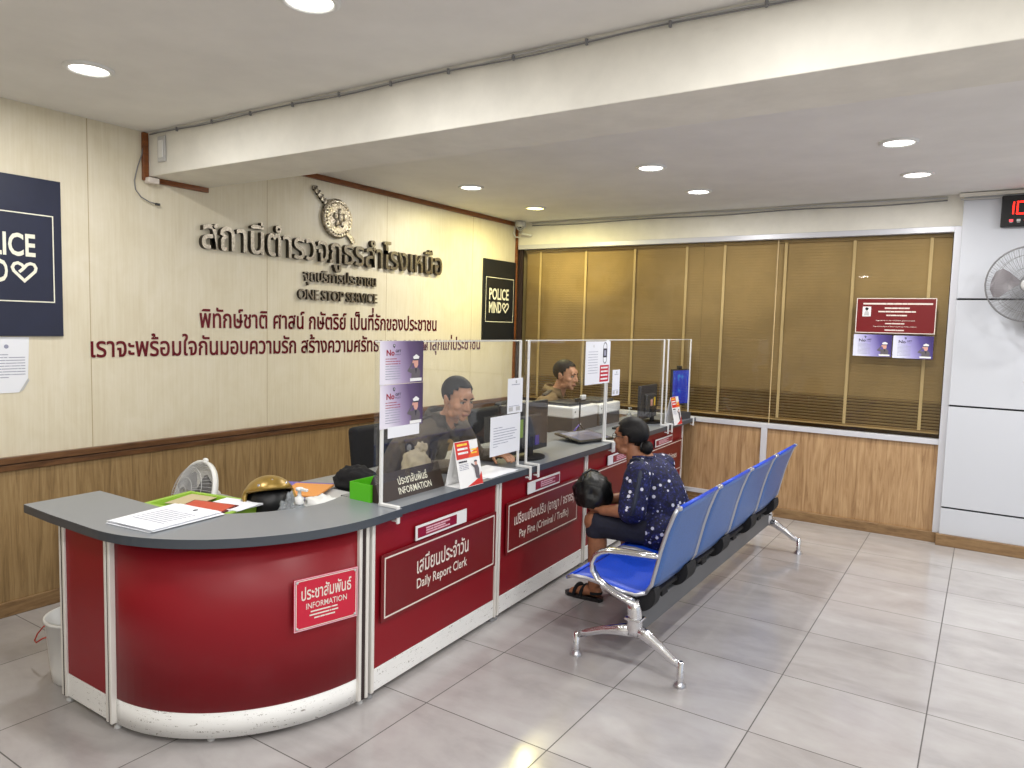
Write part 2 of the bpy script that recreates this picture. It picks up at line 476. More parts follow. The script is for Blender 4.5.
_TG = {}
def _textraw(body, bold, res):
    c = bpy.data.curves.new('tmp_text', 'FONT'); c.body = body; c.resolution_u = res; c.offset = bold
    o = bpy.data.objects.new('tmp_text', c); COL.objects.link(o)
    dg = bpy.context.evaluated_depsgraph_get(); dg.update()
    me = bpy.data.meshes.new_from_object(o.evaluated_get(dg))
    vs = [(v.co.x, v.co.y) for v in me.vertices]; fs = [tuple(p.vertices) for p in me.polygons]
    bpy.data.objects.remove(o); bpy.data.curves.remove(c); bpy.data.meshes.remove(me)
    return vs, fs
UPPER = '\u0e34\u0e35\u0e36\u0e37\u0e31'; TONE = '\u0e48\u0e49\u0e4a\u0e4b\u0e4c'
def textgeo(body, bold, res):
    key = (body, bold, res)
    if key in _TG: return _TG[key]
    marks = [i for i in range(1, len(body)) if body[i] in TONE and body[i-1] in UPPER]
    base = ''.join(c for i, c in enumerate(body) if i not in marks)
    vs, fs = _textraw(base, bold, res); vs, fs = list(vs), list(fs)
    for i in marks:
        pre = ''.join(c for k, c in enumerate(body[:i]) if k not in marks)
        a = max(v[0] for v in _textraw(pre+'|', bold, 1)[0]) - max(v[0] for v in _textraw('|', bold, 1)[0])
        tv, tf = _textraw(body[i], bold, res); k = len(vs)
        vs += [(x+a, y+.21) for x, y in tv]; fs += [tuple(j+k for j in f) for f in tf]
    _TG[key] = (vs, fs); return vs, fs

def voxel(mb, size, it=4, factor=.5, name='body', mats=None):
    me = mb.mesh('tmp'); o = bpy.data.objects.new('tmp', me); COL.objects.link(o)
    r = o.modifiers.new('r', 'REMESH'); r.mode = 'VOXEL'; r.voxel_size = size; r.use_smooth_shade = True
    s = o.modifiers.new('s', 'SMOOTH'); s.factor = factor; s.iterations = it
    dg = bpy.context.evaluated_depsgraph_get(); dg.update()
    out = bpy.data.meshes.new_from_object(o.evaluated_get(dg)); out.name = name
    bpy.data.objects.remove(o); bpy.data.meshes.remove(me)
    out.materials.clear()
    for m in mats or []: out.materials.append(M[m] if isinstance(m, str) else m)
    for p in out.polygons: p.use_smooth = True; p.material_index = 0
    return out

WL = frame((0, 0, 0), (0, 1, 0), (0, 0, 1))                    # left wall, read from the room: x = world y
WB = frame((0, 0, 0), (1, 0, 0), (0, 0, 1))                    # back wall

# ================================================================ ROOM
X1, Y0 = 8.2, -9.6
CZ = 2.72
struct(MB().box((4, -4.4, -.05), (8.6, 12.6, .1), 'floor').build('floor'))
struct(MB().box((4, -4.4, CZ+.05), (8.6, 12.6, .1), 'ceiling').build('ceiling'))
struct(MB().box((-.06, -4.6, CZ/2), (.12, 10.4, CZ), 'cream').build('wall_left'))
struct(MB().box((4, Y0-.06, CZ/2), (8.6, .12, CZ), 'plaster').build('wall_front'))
# entrance side: a wall with a long shop-front opening that lets daylight in
b = MB()
b.box((X1+.06, -4.7, CZ-.11), (.12, 10, .22), 'plaster'); b.box((X1+.06, -.7, CZ/2), (.12, 1.6, CZ), 'plaster')
b.box((X1+.06, -9.2, CZ/2), (.12, .9, CZ), 'plaster')
struct(b.build('wall_right'))
b = MB()
for y in (-1.55, -3.3, -5.05, -6.8, -8.7): b.box((X1+.06, y, 1.25), (.07, .06, 2.5), 'alu')
b.box((X1+.06, -5.1, 2.47), (.07, 7.2, .06), 'alu'); b.box((X1+.06, -5.1, .03), (.07, 7.2, .06), 'alu')
struct(b.build('window_2'))
# back wall: header, oak panelling, framed glass with blinds behind
b = MB()
b.box((2.04, .06, 2.6), (4.2, .12, .24), 'plaster')
struct(b.build('wall_back'))
struct(MB().box((2.05, .035, .43), (4.06, .07, .70), 'wood_back').build('wall_back_panelling'))
struct(MB().box((2.06, -.0, .04), (4.0, .06, .085), 'wood_base', bev=.004).build('baseboard_back'))
b = MB()
b.box((2.05, .02, 2.46), (4.04, .07, .045), 'alu', bev=.003)
b.box((2.05, .02, .80), (4.04, .08, .042), 'alu', bev=.003)
b.box((4.055, .02, 1.28), (.05, .085, 2.4), 'alu', bev=.003)
b.box((2.69, -.005, .44), (.052, .03, .68), 'alu', bev=.003)
b.box((.045, .03, 1.63), (.05, .04, 1.62), 'darkgroove')
wf = struct(b.build('window_1'))
g = MB().box((1.37, .035, 1.63), (2.66, .008, 1.62), 'glass').box((3.385, .035, 1.63), (1.33, .008, 1.62), 'glass')
struct(g.build('window_pane', wf))
struct(MB().box((2.715, .031, 1.63), (.006, .008, 1.62), 'blind').build('window_joint', wf))
struct(MB().box((2.05, 1.2, 1.4), (4.5, .1, 2.9), mat('dark_brown_closure', (120, 92, 58), .8)).box((-.06, .9, 1.4), (.12, .7, 2.9), M['plaster']).box((4.2, .72, 1.4), (.1, 1.1, 2.9), M['plaster']).build('wall_back_closure'))  # walls added behind the blinds to shut out the sky light
struct(MB().box((2.3, -.006, .13), (.86, .03, .04), 'alu', bev=.004).build('trim_cable_duct'))
# right of the window: white composite panels with black joints
b = MB()
for z0, z1 in ((.09, .293), (.307, 1.093), (1.107, 1.913), (1.927, 2.72)):
    b.box((6.15, -.01, (z0+z1)/2), (4.14, .12, z1-z0), 'composite', bev=.002)
b.box((6.15, .0, 1.4), (4.13, .09, 2.7), 'joint')
struct(b.build('wall_back_cladding'))
struct(MB().box((6.14, -.065, .045), (4.16, .06, .09), 'wood_base', bev=.004).build('baseboard_right'))
# left wall panelling and rails
struct(MB().box((.006, -4.4, .42), (.012, 10, .76), 'wood_left').build('wall_left_panelling'))
struct(MB().box((.012, -4.4, .04), (.024, 10, .08), 'wood_base', bev=.004).build('baseboard_left'))
b = MB().box((.018, -4.4, .842), (.036, 10, .036), 'wood_rail', bev=.004).box((.01, -4.4, .822), (.02, 10, .008), 'joint').box((.013, -4.4, .802), (.026, 10, .034), 'wood_rail', bev=.004)
struct(b.build('trim_chair_rail'))
struct(MB().box((.012, -1.84, 2.7), (.024, 3.68, .04), 'wood_trim', bev=.003).build('trim_ceiling'))
struct(MB().box((.012, -.014, 1.7), (.024, .026, 1.96), 'wood_trim', bev=.003).build('trim_corner'))
b = MB().box((.012, -4.118, 2.575), (.024, .034, .28), 'wood_trim', bev=.003).box((.012, -3.9, 2.445), (.024, .40, .03), 'wood_trim', bev=.003)
struct(b.build('trim_beam'))
struct(MB().box((4.1, -3.9, 2.595), (8.2, .40, .27), 'plaster', bev=.004).build('ceiling_beam'))

# ---------------------------------------------------------------- blinds
def blind(x0, x1, tapes, label):
    t = thing('venetian_blind', label, 'blind', ((x0+x1)/2, .1, .86), 'brown venetian blinds behind the back window')
    b = MB(); n = 62; z0, z1 = .87, 2.41
    for i in range(n):
        z = z0+(z1-z0)*i/(n-1)
        ang = math.radians(66 if z > 1.12 else 66-22*max(0, min(1, (1.14-z)/.06)))
        b.box((0, 0, 0), (x1-x0, .027, .0016), 'blind', T((x0+x1)/2, .1, z) @ RX(-ang))
    b.build('slats', t)
    b = MB()
    for x in tapes: b.box((x, .083, 1.65), (.024, .002, 1.56), 'tape')
    b.build('ladder_tape', t)
    MB().box(((x0+x1)/2, .1, 2.425), (x1-x0, .04, .03), 'blind', bev=.004).build('head_rail', t)
    MB().box(((x0+x1)/2, .1, .855), (x1-x0, .03, .014), 'blind', bev=.004).build('bottom_rail', t)
blind(.08, 2.031, (.26, .80, 1.34, 1.87), 'brown venetian blind filling the left half of the back window')
blind(2.033, 4.02, (2.23, 2.77, 3.32, 3.88), 'brown venetian blind behind the red notice in the right half of the window')

# ---------------------------------------------------------------- ceiling lamps
def lamp(x, y, label, yellow=False, power=26, col=(1, .96, .9)):
    t = thing('downlight', label, 'ceiling light', (x, y, CZ), 'recessed round ceiling downlights')
    b = MB(); X = T(x, y, CZ)
    b.lathe([(.104, 0), (.104, -.006), (.096, -.012), (.082, -.012), (.078, -.003)], 'whiteplastic', X, 32); b.build('trim_ring', t)
    b = MB(); b.lathe([(.0001, -.0065), (.04, -.0065), (.079, -.005)], 'lens_y' if yellow else 'lens', X, 32); b.build('lens', t, recalc=False)
    l = bpy.data.lights.new('downlight_glow', 'AREA'); l.shape = 'DISK'; l.size = .15; l.energy = power; l.color = col
    o = bpy.data.objects.new('downlight_glow', l); COL.objects.link(o); o.parent = t; o.location = (0, 0, -.022)
W = (1, .988, .97); Yl = (1, .9, .42)
for x, y, lab, ye, pw in (
    (.87, -4.87, 'round downlight above the left wall, nearest the big navy poster', 0, 26),
    (2.29, -4.85, 'round downlight cut off by the top edge of the picture', 0, 26),
    (.77, -1.87, 'round downlight behind the beam, above the metal wall lettering', 0, 24),
    (.71, -.79, 'yellow tinted downlight in the far corner beside the small camera', 1, 52),
    (2.32, -1.92, 'small looking downlight just behind the beam, left of the brighter central one', 0, 24),
    (2.32, -.96, 'bright downlight above the middle of the back window', 0, 26),
    (3.81, -1.92, 'upper one of the two downlights above the red notice', 0, 24),
    (3.83, -.95, 'lower one of the two downlights, near the cable over the white cladding', 0, 26)):
    lamp(x, y, lab, ye, pw, Yl if ye else W)
for x, y in ((3.8, -4.86), (5.3, -4.86), (6.8, -4.86), (5.3, -1.9), (5.3, -.95), (6.8, -1.9), (6.8, -.95), (.87, -6.4), (2.3, -6.4), (3.8, -6.4), (5.3, -6.4), (6.8, -6.4), (2.3, -8.2), (3.8, -8.2), (5.3, -8.2), (6.8, -8.2)):
    lamp(x, y, 'added round downlight out of the picture, continuing the ceiling grid', 0, 32 if x > 3.5 else 8, W)  # unseen lamps carrying the ceiling grid on, added for their light

# ---------------------------------------------------------------- cables
t = thing('cable', 'pair of grey cables clipped along the top edge of the ceiling beam', 'cable', (4, -4.11, 2.71))
b = MB(); pts1, pts2 = [], []
for i in range(90):
    x = .05+i*.09
    pts1.append((x, -4.108, 2.705+.004*math.sin(i*.9)+.002*math.sin(i*2.3))); pts2.append((x, -4.112, 2.696+.005*math.sin(i*.55+1)))
b.tube(pts1, .0045, 'lgrey', 6); b.tube(pts2, .0032, 'grey', 6); b.build('wire', t)
x = .33
while x < 8:
    MB().box((x, -4.112, 2.699), (.010, .014, .024), 'grey', bev=.003).build('clip', t); x += .33
b = MB()
P = [(150, -4.12, 2.70), ]
pp = [(.012, -4.125, 2.66), (.014, -4.14, 2.58), (.018, -4.17, 2.50), (.02, -4.19, 2.42), (.022, -4.185, 2.37), (.022, -4.15, 2.33), (.022, -4.10, 2.31), (.022, -4.05, 2.305)]
t = thing('loose_wire', 'thin loose wire dangling on the cream wall under the beam end', 'wire', pp[-1])
b.tube(pp, .0035, 'grey', 6); b.build('wire', t)
MB().box((.024, -4.05, 2.303), (.012, .03, .014), 'dgrey', bev=.003).build('plug', t)
MB().box((.035, -4.09, 2.435), (.05, .07, .035), 'offwhite', bev=.006).build('connector', t)
b = MB(); b.box((.17, -4.108, 2.605), (.075, .012, .15), 'lgrey', bev=.006); t = thing('junction_box', 'grey cover plate on the beam end beside the brown trim', 'junction box', (.17, -4.1, 2.6)); b.build('cover', t)
MB().box((.17, -4.115, 2.605), (.045, .006, .10), 'whiteplastic', bev=.004).build('inner_plate', t)
t = thing('cable', 'two dark cables running along the ceiling above the back window', 'cable', (2, -.02, 2.69))
for dz, r, m, ph in ((2.703, .006, 'lgrey', 0), (2.676, .005, 'grey', 2)):
    b = MB(); b.tube([(.2+i*.13, -.016+.004*math.sin(i*.8), dz+.005*math.sin(i*.6+ph)) for i in range(30)], r, m, 6); b.build('wire', t)
t = thing('cable_duct', 'pale cable duct along the ceiling above the white cladding', 'cable duct', (6, -.085, 2.69))
MB().box((6.1, -.085, 2.700), (4.1, .03, .028), 'plaster', bev=.003).build('duct', t)
MB().tube([(4.06+i*.4, -.088, 2.668) for i in range(11)], .008, 'lgrey', 6).build('conduit', t)
# small camera in the corner
t = thing('security_camera', 'small dome camera with black lens in the far ceiling corner', 'camera', (.11, -.10, CZ))
X = T(.12, -.12, 2.67) @ align((.5, -.8, -.35))
MB().lathe([(.05, .05), (.058, .045), (.058, -.0), (.05, -.01)], 'lgrey', T(.12, -.12, 2.665), 20).build('mount', t)
MB().lathe([(.0001, -.05), (.04, -.045), (.046, 0), (.046, .03), (.04, .045), (.034, .047)], 'lgrey', X, 20).build('housing', t)
MB().lathe([(.034, .047), (.03, .04), (.0001, .052)], 'black', X, 20).build('lens', t)
MB().tube([(.07, -.1, 2.69), (.035, -.1, 2.66), (.03, -.11, 2.60), (.05, -.1, 2.56), (.08, -.06, 2.56)], .006, 'whiteplastic', 6).build('wire', t)
MB().box((.16, -.05, 2.585), (.10, .06, .02), 'whiteplastic', T(.16, -.05, 2.585) @ RY(.2) @ T(-.16, .05, -2.585), bev=.005).build('bracket', t)

# ================================================================ WALL THINGS
# navy posters: POLICE MIND + heart
def heart(b, X, cx, cy, w, m, lw, z=.004):
    pts = []
    P = [(0, -.42), (.46, .04), (.5, .2), (.42, .36), (.27, .4), (.12, .34), (0, .2), (-.1, .32), (-.26, .4), (-.42, .34), (-.5, .18), (-.44, .02), (-.16, -.26)]
    b.ribbon(X, [(cx+p[0]*w, cy+p[1]*w) for p in P], lw, m, z, True)
    b.ribbon(X, [(cx+.04*w, cy+.24*w), (cx-.12*w, cy+.07*w), (cx-.22*w, cy-.02*w)], lw, m, z+.0004)
def police(y0, z0, w, h, label, m):
    t = thing('poster', label, 'poster', (.01, y0+w/2, z0), None)
    X = WL @ T(y0, z0, .0)
    t = MB().box((w/2, h/2, .008), (w, h, .014), m, X, bev=.002).build('board', t)
    b = MB(); fx, fy, fw, fh = .045, .185, w-.09, h*.55
    b.rect(X, fx, fy, fw, fh, .006, 'cream_ink', .0175)
    b.build('border', t)
    b = MB()
    b.text('POLICE', X, (w*.175, h*.50, w*.60, h*.145), 'cream_ink', .0175, .022)
    b.text('MIND', X, (w*.175, h*.335, w*.375, h*.14), 'cream_ink', .0175, .022)
    b.build('lettering', t)
    b = MB(); heart(b, X, w*.68, h*.405, w*.19, 'cream_ink', w*.026, .0175); b.build('heart', t)
police(-.615, 1.475, .595, .82, 'small looking navy poster with POLICE MIND in the far corner', 'navyblack')
police(-5.195, 1.5, .595, .84, 'large navy POLICE MIND poster cut off by the left edge', 'navy')
# torn paper notice
t = thing('paper_notice', 'white paper notice with a torn corner under the navy poster', 'notice', (.003, -4.88, 1.2))
X = WL @ T(-4.98, 1.2, 0)
b = MB(); b.poly(X, [(0, 0), (.155, 0), (.2, .075), (.21, .295), (0, .295)], 'paper', .003); b.poly(X, [(.155, 0), (.175, .012), (.205, .062), (.2, .075)], 'lgrey', .005); b.build('sheet', t)
b = MB()
b.lathe([(.0001, .0), (.011, .0), (.011, .001)], 'greyink', X @ T(.10, .245, .0035), 12)
for k in range(9): b.greek(X, .02, .20-.015*k, .17 if k not in (0, 8) else .09, .004, 'greyink', .0036, 5)
b.build('print', t)
# raised lettering
t = thing('wall_lettering', 'large raised metal Thai station name on the cream wall', 'wall lettering', (0, -2.54, 2.05))
MB().text('สถานีตำรวจภูธรสำโรงเหนือ', WL, (-3.76, 2.0, 2.46, .30), 'letter_steel', .034, .010, 4, side='letter_side').build('letters', t)
t = thing('wall_lettering', 'small raised metal Thai service line just above ONE STOP SERVICE', 'wall lettering', (0, -2.54, 1.9))
MB().text('จุดบริการประชาชน', WL, (-2.91, 1.885, .76, .125), 'letter_steel', .022, .010, 3, side='letter_side').build('letters', t)
t = thing('wall_lettering', 'raised metal ONE STOP SERVICE line in capitals', 'wall lettering', (0, -2.54, 1.8))
MB().text('ONE STOP SERVICE', WL, (-2.965, 1.778, .83, .078), 'letter_steel', .022, .012, 3, side='letter_side').build('letters', t)
t = thing('wall_lettering', 'upper line of glossy maroon Thai motto on the cream wall', 'wall lettering', (0, -2.54, 1.57))
MB().text('พิทักษ์ชาติ ศาสน์ กษัตริย์ เป็นที่รักของประชาชน', WL, (-3.76, 1.555, 2.43, .185), 'letter_red', .004, .012, 3, side='letter_red').build('letters', t)
t = thing('wall_lettering', 'lower longer line of glossy maroon Thai motto, partly behind the posters', 'wall lettering', (0, -2.54, 1.38))
MB().text('เราจะพร้อมใจกันมอบความรัก สร้างความศรัทธา และความผาสุกแก่ประชาชน', WL, (-4.45, 1.335, 3.82, .185), 'letter_red', .004, .012, 3, side='letter_red').build('letters', t)
# emblem: shield and sword
t = thing('wall_emblem', 'round silver shield and sword emblem above the station name', 'emblem', (0, -2.59, 2.28))
X = WL @ T(-2.585, 2.415, 0)
b = MB(); b.lathe([(.148, 0), (.152, .02), (.14, .034), (.13, .030), (.105, .040), (.098, .036), (.05, .046), (.0001, .052)], 'emblem', X, 40)
for k in range(28):
    a = 2*PI*k/28; b.ell((.12*math.cos(a), .12*math.sin(a), .036), (.008, .008, .006), 'emblem', X, 8, 5)
for k in range(5):
    a = 2*PI*k/5+.3; b.ell((.045*math.cos(a), .045*math.sin(a), .045), (.022, .03, .012), 'emblem', X @ RZ(0), 10, 6)
b.ell((0, 0, .05), (.025, .045, .016), 'emblem', X)
b.build('shield', t)
d = (V((-2.805, 2.63))-V((-2.405, 2.275))).normalized(); q = V((-d.y, d.x))
b = MB(); c = V((-2.585, 2.415))
def sq(a, s): p = c+d*a+q*s; return (p.x, p.y)
b.prism([sq(.31, -.016), sq(.32, 0), sq(.31, .018), sq(-.24, .02), sq(-.255, 0), sq(-.24, -.018)], .004, .02, 'emblem', WL)
for a in (.29, .25, .21, .17): b.prism([sq(a, -.021), sq(a+.012, -.021), sq(a+.012, .021), sq(a, .021)], .004, .026, 'letter_side', WL)
b.prism([sq(.13, -.04), sq(.15, -.04), sq(.15, .04), sq(.13, .04)], .004, .026, 'emblem', WL)
b.build('sword', t)

# red notice and two printed sheets on the glass
t = thing('notice_board', 'red rectangular notice with white lines stuck on the back window', 'notice', (3.66, -.01, 1.64))
X = WB @ T(3.375, 1.645, 0)
MB().box((.287, .142, .012), (.575, .285, .008), 'signdark', X, bev=.001).build('board', t)
b = MB(); b.rect(X, .004, .004, .567, .277, .006, 'offwhite', .0168)
b.build('border', t)
b = MB()
for k, (y, w) in enumerate(((.232, .5), (.198, .18), (.170, .27), (.140, .15))):
    b.greek(X, .30-w/2, y, w, .013 if k == 0 else .011, 'offwhite', .0168, 7)
b.text('Suggestions or any complaints, please contact', X, (.15, .098, .28, .012), 'offwhite', .0168, .01, 1)
b.greek(X, .22, .075, .14, .009, 'offwhite', .0168, 3)
b.text('Superintendent of Samrong Nuea Police Station', X, (.135, .049, .31, .012), 'offwhite', .0168, .01, 1)
b.greek(X, .22, .022, .14, .009, 'offwhite', .0168, 3)
b.build('lettering', t)
b = MB(); b.box((.08, .175, .018), (.062, .08, .003), 'white', X); b.poly(X, [(.06, .142), (.1, .142), (.095, .17), (.085, .185), (.075, .185), (.065, .17)], 'lgrey', .0205)
b.lathe([(.0001, 0), (.012, 0)], 'grey', X @ T(.08, .197, .0206), 12); b.build('photo', t)

def crest(b, X, x, y, s, m='darkink', z=.0016):
    b.poly(X, [(x, y-s), (x+s*.6, y-s*.35), (x+s*.66, y+.55*s), (x, y+.8*s), (x-s*.66, y+.55*s), (x-.6*s, y-s*.35)], m, z)
    b.lathe([(.0001, 0), (s*.34, 0)], 'white', X @ T(x, y+.15*s, z+.0004), 10)
def saluter(b, X, x, y, s, z=.0016):
    """printed half figure of a saluting officer with a peaked cap"""
    U, S = 'greyuni', 'printskin'
    b.poly(X, [(x-.26*s, y), (x+.34*s, y), (x+.40*s, y+.30*s), (x+.28*s, y+.46*s), (x+.07*s, y+.54*s), (x-.10*s, y+.46*s), (x-.22*s, y+.28*s)], U, z)
    b.poly(X, [(x-.10*s, y+.46*s), (x-.22*s, y+.24*s), (x-.52*s, y+.34*s), (x-.50*s, y+.44*s)], U, z+.0003)
    b.poly(X, [(x-.54*s, y+.36*s), (x-.44*s, y+.34*s), (x-.10*s, y+.74*s), (x-.18*s, y+.80*s)], U, z+.0005)
    b.poly(X, [(x-.20*s, y+.72*s), (x-.08*s, y+.70*s), (x-.0*s, y+.84*s), (x-.05*s, y+.88*s), (x-.18*s, y+.82*s)], S, z+.0007)
    b.poly(X, [(x+.0*s, y+.5*s), (x+.14*s, y+.5*s), (x+.22*s, y+.62*s), (x+.22*s, y+.84*s), (x-.08*s, y+.84*s), (x-.08*s, y+.62*s)], S, z+.0006)
    b.poly(X, [(x-.12*s, y+.83*s), (x+.26*s, y+.83*s), (x+.24*s, y+.90*s), (x-.10*s, y+.90*s)], 'darkink', z+.0009)
    b.poly(X, [(x-.10*s, y+.90*s), (x+.24*s, y+.90*s), (x+.30*s, y+1.0*s), (x+.07*s, y+1.12*s), (x-.16*s, y+1.0*s)], 'white', z+.0008)
    b.poly(X, [(x+.0*s, y+.46*s), (x+.14*s, y+.46*s), (x+.07*s, y+.2*s)], 'darkink', z+.0008)
M['greyuni'] = mat('printed_grey_uniform', (98, 92, 98), .6)
M['printskin'] = mat('printed_skin', (214, 160, 146), .6)
M['nored'] = mat('crimson_ink', (150, 20, 50), .6)
def gift_poster(X, w, h, label, m, parent_at, red=True):
    t = thing('poster', label, 'poster', parent_at, None)
    b = MB(); b.uvsheet(X, w, h, m, .0012); b.raw([(0, 0, .0004), (w, 0, .0004), (w, h, .0004), (0, h, .0004)], [(3, 2, 1, 0)], 'paper', X); t0, t = t, b.build('sheet', t)
    b = MB(); crest(b, X, w*.31, h*.89, h*.055); b.build('crest', t)
    b = MB(); b.text('No', X, (w*.14, h*.66, w*.18, h*.14), 'nored' if red else 'darkink', .0018, .03, 2)
    b.text('GIFT', X, (w*.34, h*.735, w*.13, h*.065), 'darkink', .0018, .02, 2); b.text('POLICY', X, (w*.34, h*.67, w*.12, h*.035), 'darkink', .0018, .01, 1)
    b.build('lettering', t)
    b = MB()
    for k in range(9): b.greek(X, w*.12, h*(.58-.058*k), w*(.34 if k else .26), h*.016, 'greyink' if k > 2 or not red else 'nored', .0018, 5)
    b.build('print', t)
    b = MB(); saluter(b, X, w*.80, h*.10, h*.52); b.strip(X, w*.68, h*.035, w*.28, h*.075, 'white', .0030); b.build('picture', t)
    return t0
gift_poster(WB @ T(3.37, 1.455, .012), .284, .178, 'violet No Gift print under the red notice, left one of the pair', 'gift2', (3.5, -.01, 1.455), False)
gift_poster(WB @ T(3.662, 1.450, .012), .284, .180, 'violet No Gift print under the red notice, right one of the pair', 'gift2', (3.8, -.01, 1.45), False)

# digital clock
t = thing('digital_clock', 'black digital wall clock with glowing red figures on the white cladding', 'clock', (4.6, -.1, 2.45))
MB().box((4.64, -.095, 2.56), (.64, .05, .225), 'black', bev=.006).build('case', t)
dsp = MB().box((4.64, -.121, 2.565), (.58, .004, .15), 'black').build('display', t)
X = frame((4.355, -.1235, 2.455), (1, 0, 0), (0, 0, 1))
b = MB()
def seg7(b, X, x, y, w, h, segs, m, lw):
    s = .12*h
    S = dict(a=((x+s*.2, y+h), (x+w+s*.2, y+h)), g=((x+.1*s, y+h/2), (x+w, y+h/2)), d=((x, y), (x+w, y)), f=((x+.05*s, y+h*.54), (x+s*.2, y+h*.96)), b=((x+w, y+h*.54), (x+w+s*.2, y+h*.96)), e=((x, y+h*.04), (x+.05*s, y+h*.46)), c=((x+w, y+h*.04), (x+w, y+h*.46)))
    for k in segs: b.line(X, S[k], lw, m, .001)
seg7(b, X, -.012, .082, .05, .085, 'bc', 'led', .010); seg7(b, X, .062, .082, .05, .085, 'abcdef', 'led', .010)
b.build('digits', dsp)
b = MB()
for k, m in ((0, 'led_dim'), (1, 'lgrey'), (2, 'led_dim')):
    b.box((.03+.045*k, .035, .001), (.024, .016, .002), m, X); b.box((.03+.045*k, .021, .001), (.018, .004, .002), 'lgrey', X)
b.build('indicator', dsp)

# wall fan (the near half of it is outside the picture)
def cage(b, X, R, depth, m, n=44, wr=.0014, rings=3):
    for k in range(n):
        a = 2*PI*k/n
        b.tube([(R*f*math.cos(a+.25*(1-f)), R*f*math.sin(a+.25*(1-f)), depth*z) for f, z in ((.18, 1.0), (.45, .96), (.72, .78), (.92, .42), (1., 0))], wr, m, 4, caps=False, X=X)
    for f, z in ((.18, 1.), (.45, .96), (.78, .7), (1., 0))[4-rings-1:]:
        b.tube([(R*f*math.cos(2*PI*j/36), R*f*math.sin(2*PI*j/36), depth*z) for j in range(36)], wr*1.5, m, 5, True, X=X)
def blades(b, X, R, m, n=3, tw=.5):
    for k in range(n):
        Y = X @ RZ(2*PI*k/n+.35)
        vs = []; fs = []
        prof = [(.16, -.10, .10), (.35, -.20, .22), (.6, -.30, .36), (.85, -.30, .42), (.97, -.18, .36), (1., .02, .2)]
        for r, a0, a1 in prof:
            for f in (0, .33, .66, 1):
                a = a0+(a1-a0)*f; vs.append((R*r*math.cos(a*1.5), R*r*math.sin(a*1.5), (f-.5)*tw*.10+.0*r))
        for i in range(len(prof)-1):
            for j in range(3): fs.append((i*4+j, i*4+j+1, i*4+j+5, i*4+j+4))
        b.raw(vs, fs, m, Y, True); b.raw([(v[0], v[1], v[2]-.004) for v in vs], [f[::-1] for f in fs], m, Y, True)
fc = V((4.52, -.32, 2.015)); ax = V((-.15, -1, -.12))
t = thing('wall_fan', 'grey wall fan with wire cage and pull cord at the right edge', 'fan', (4.56, -.07, 2.0))
X = T(*fc) @ align(ax)
b = MB(); cage(b, X, .265, .07, 'grey', 96, .0009); cage(b, X @ Matrix.Diagonal((1, 1, -1, 1)), .265, .09, 'grey', 50, .0010)
b.tube([(.265*math.cos(2*PI*j/40), .265*math.sin(2*PI*j/40), 0) for j in range(40)], .006, 'grey', 8, True, X=X); b.build('cage', t)
b = MB(); blades(b, X @ T(0, 0, -.01) @ RZ(.55), .235, mat('grey_fan_blade', (112, 106, 110), .4)); b.build('blades', t)
MB().lathe([(.0001, .075), (.035, .074), (.045, .066), (.045, .055)], 'lgrey', X, 20).build('hub_cap', t)
MB().lathe([(.0001, -.2), (.05, -.19), (.07, -.15), (.07, -.09), (.03, -.07), (.02, 0)], 'grey', X, 20).build('motor', t)
b = MB(); b.tube([fc-ax*(-.17)*0+ax.normalized()*-.14+V((0, 0, -.05)), V((4.56, -.2, 1.86)), V((4.56, -.12, 1.80))], .02, 'grey', 10); b.box((4.56, -.10, 1.80), (.09, .06, .2), 'grey', bev=.012); b.build('bracket', t)
MB().tube([(4.545, -.14, 1.72), (4.542, -.14, 1.5), (4.545, -.14, 1.33)], .002, 'lgrey', 5).lathe([(.0001, -.03), (.007, -.02), (.005, 0), (.0001, .005)], 'whiteplastic', T(4.545, -.14, 1.33), 8).build('pull_cord', t)

# ================================================================ COUNTERS
CA = V((2.176, -4.41)); CB = V((1.985, -.14)); CU = (CB-CA).normalized(); CN = V((CU.y, -CU.x))   # run direction, outward normal
CL = (CB-CA).length
def cp(u, n=0., z=0.): p = CA+CU*u+CN*n; return V((p.x, p.y, z))
CF = frame(cp(0, 0, 0), (CU.x, CU.y, 0), (0, 0, 1))             # x = run, y = height, z = outwards
HT = .82; HB = .785
bound = [0, 1.027, 2.152, 3.21, CL]
names = ['red counter unit carrying the Daily Report Clerk sign', 'red counter unit carrying the Pay Fine sign', 'red counter unit mostly hidden behind the seated woman', 'red counter unit at the far end carrying the Crimes sign']
def post(b, u, w=.019, d=.03, z0=.025, z1=HB): b.box((u, (z0+z1)/2, -d/2+.010), (w, z1-z0, d), 'post', CF, bev=.004)
for i in range(4):
    u0, u1 = bound[i], bound[i+1]
    t = thing('counter_unit', names[i], 'counter', cp((u0+u1)/2), 'red counter units in a row')
    MB().box(((u0+u1)/2, .455, -.015), (u1-u0-.05, .66, .03), 'red', CF, bev=.002).build('front_panel', t)
    MB().box(((u0+u1)/2, .075, -.013), (u1-u0-.05, .098, .03), 'kick', CF, bev=.002).build('kick_plate', t)
    for u in (u0+.0145, u1-.0145):
        b = MB(); post(b, u); b.build('post', t)
        MB().lathe([(.018, 0), (.018, .012), (.010, .014), (.010, .03)], 'grey', T(*cp(u, -.015, 0)), 12).build('foot', t)
    MB().box(((u0+u1)/2, .40, -.04), (u1-u0-.008, .74, .014), 'darkgroove', CF).build('back_panel', t)
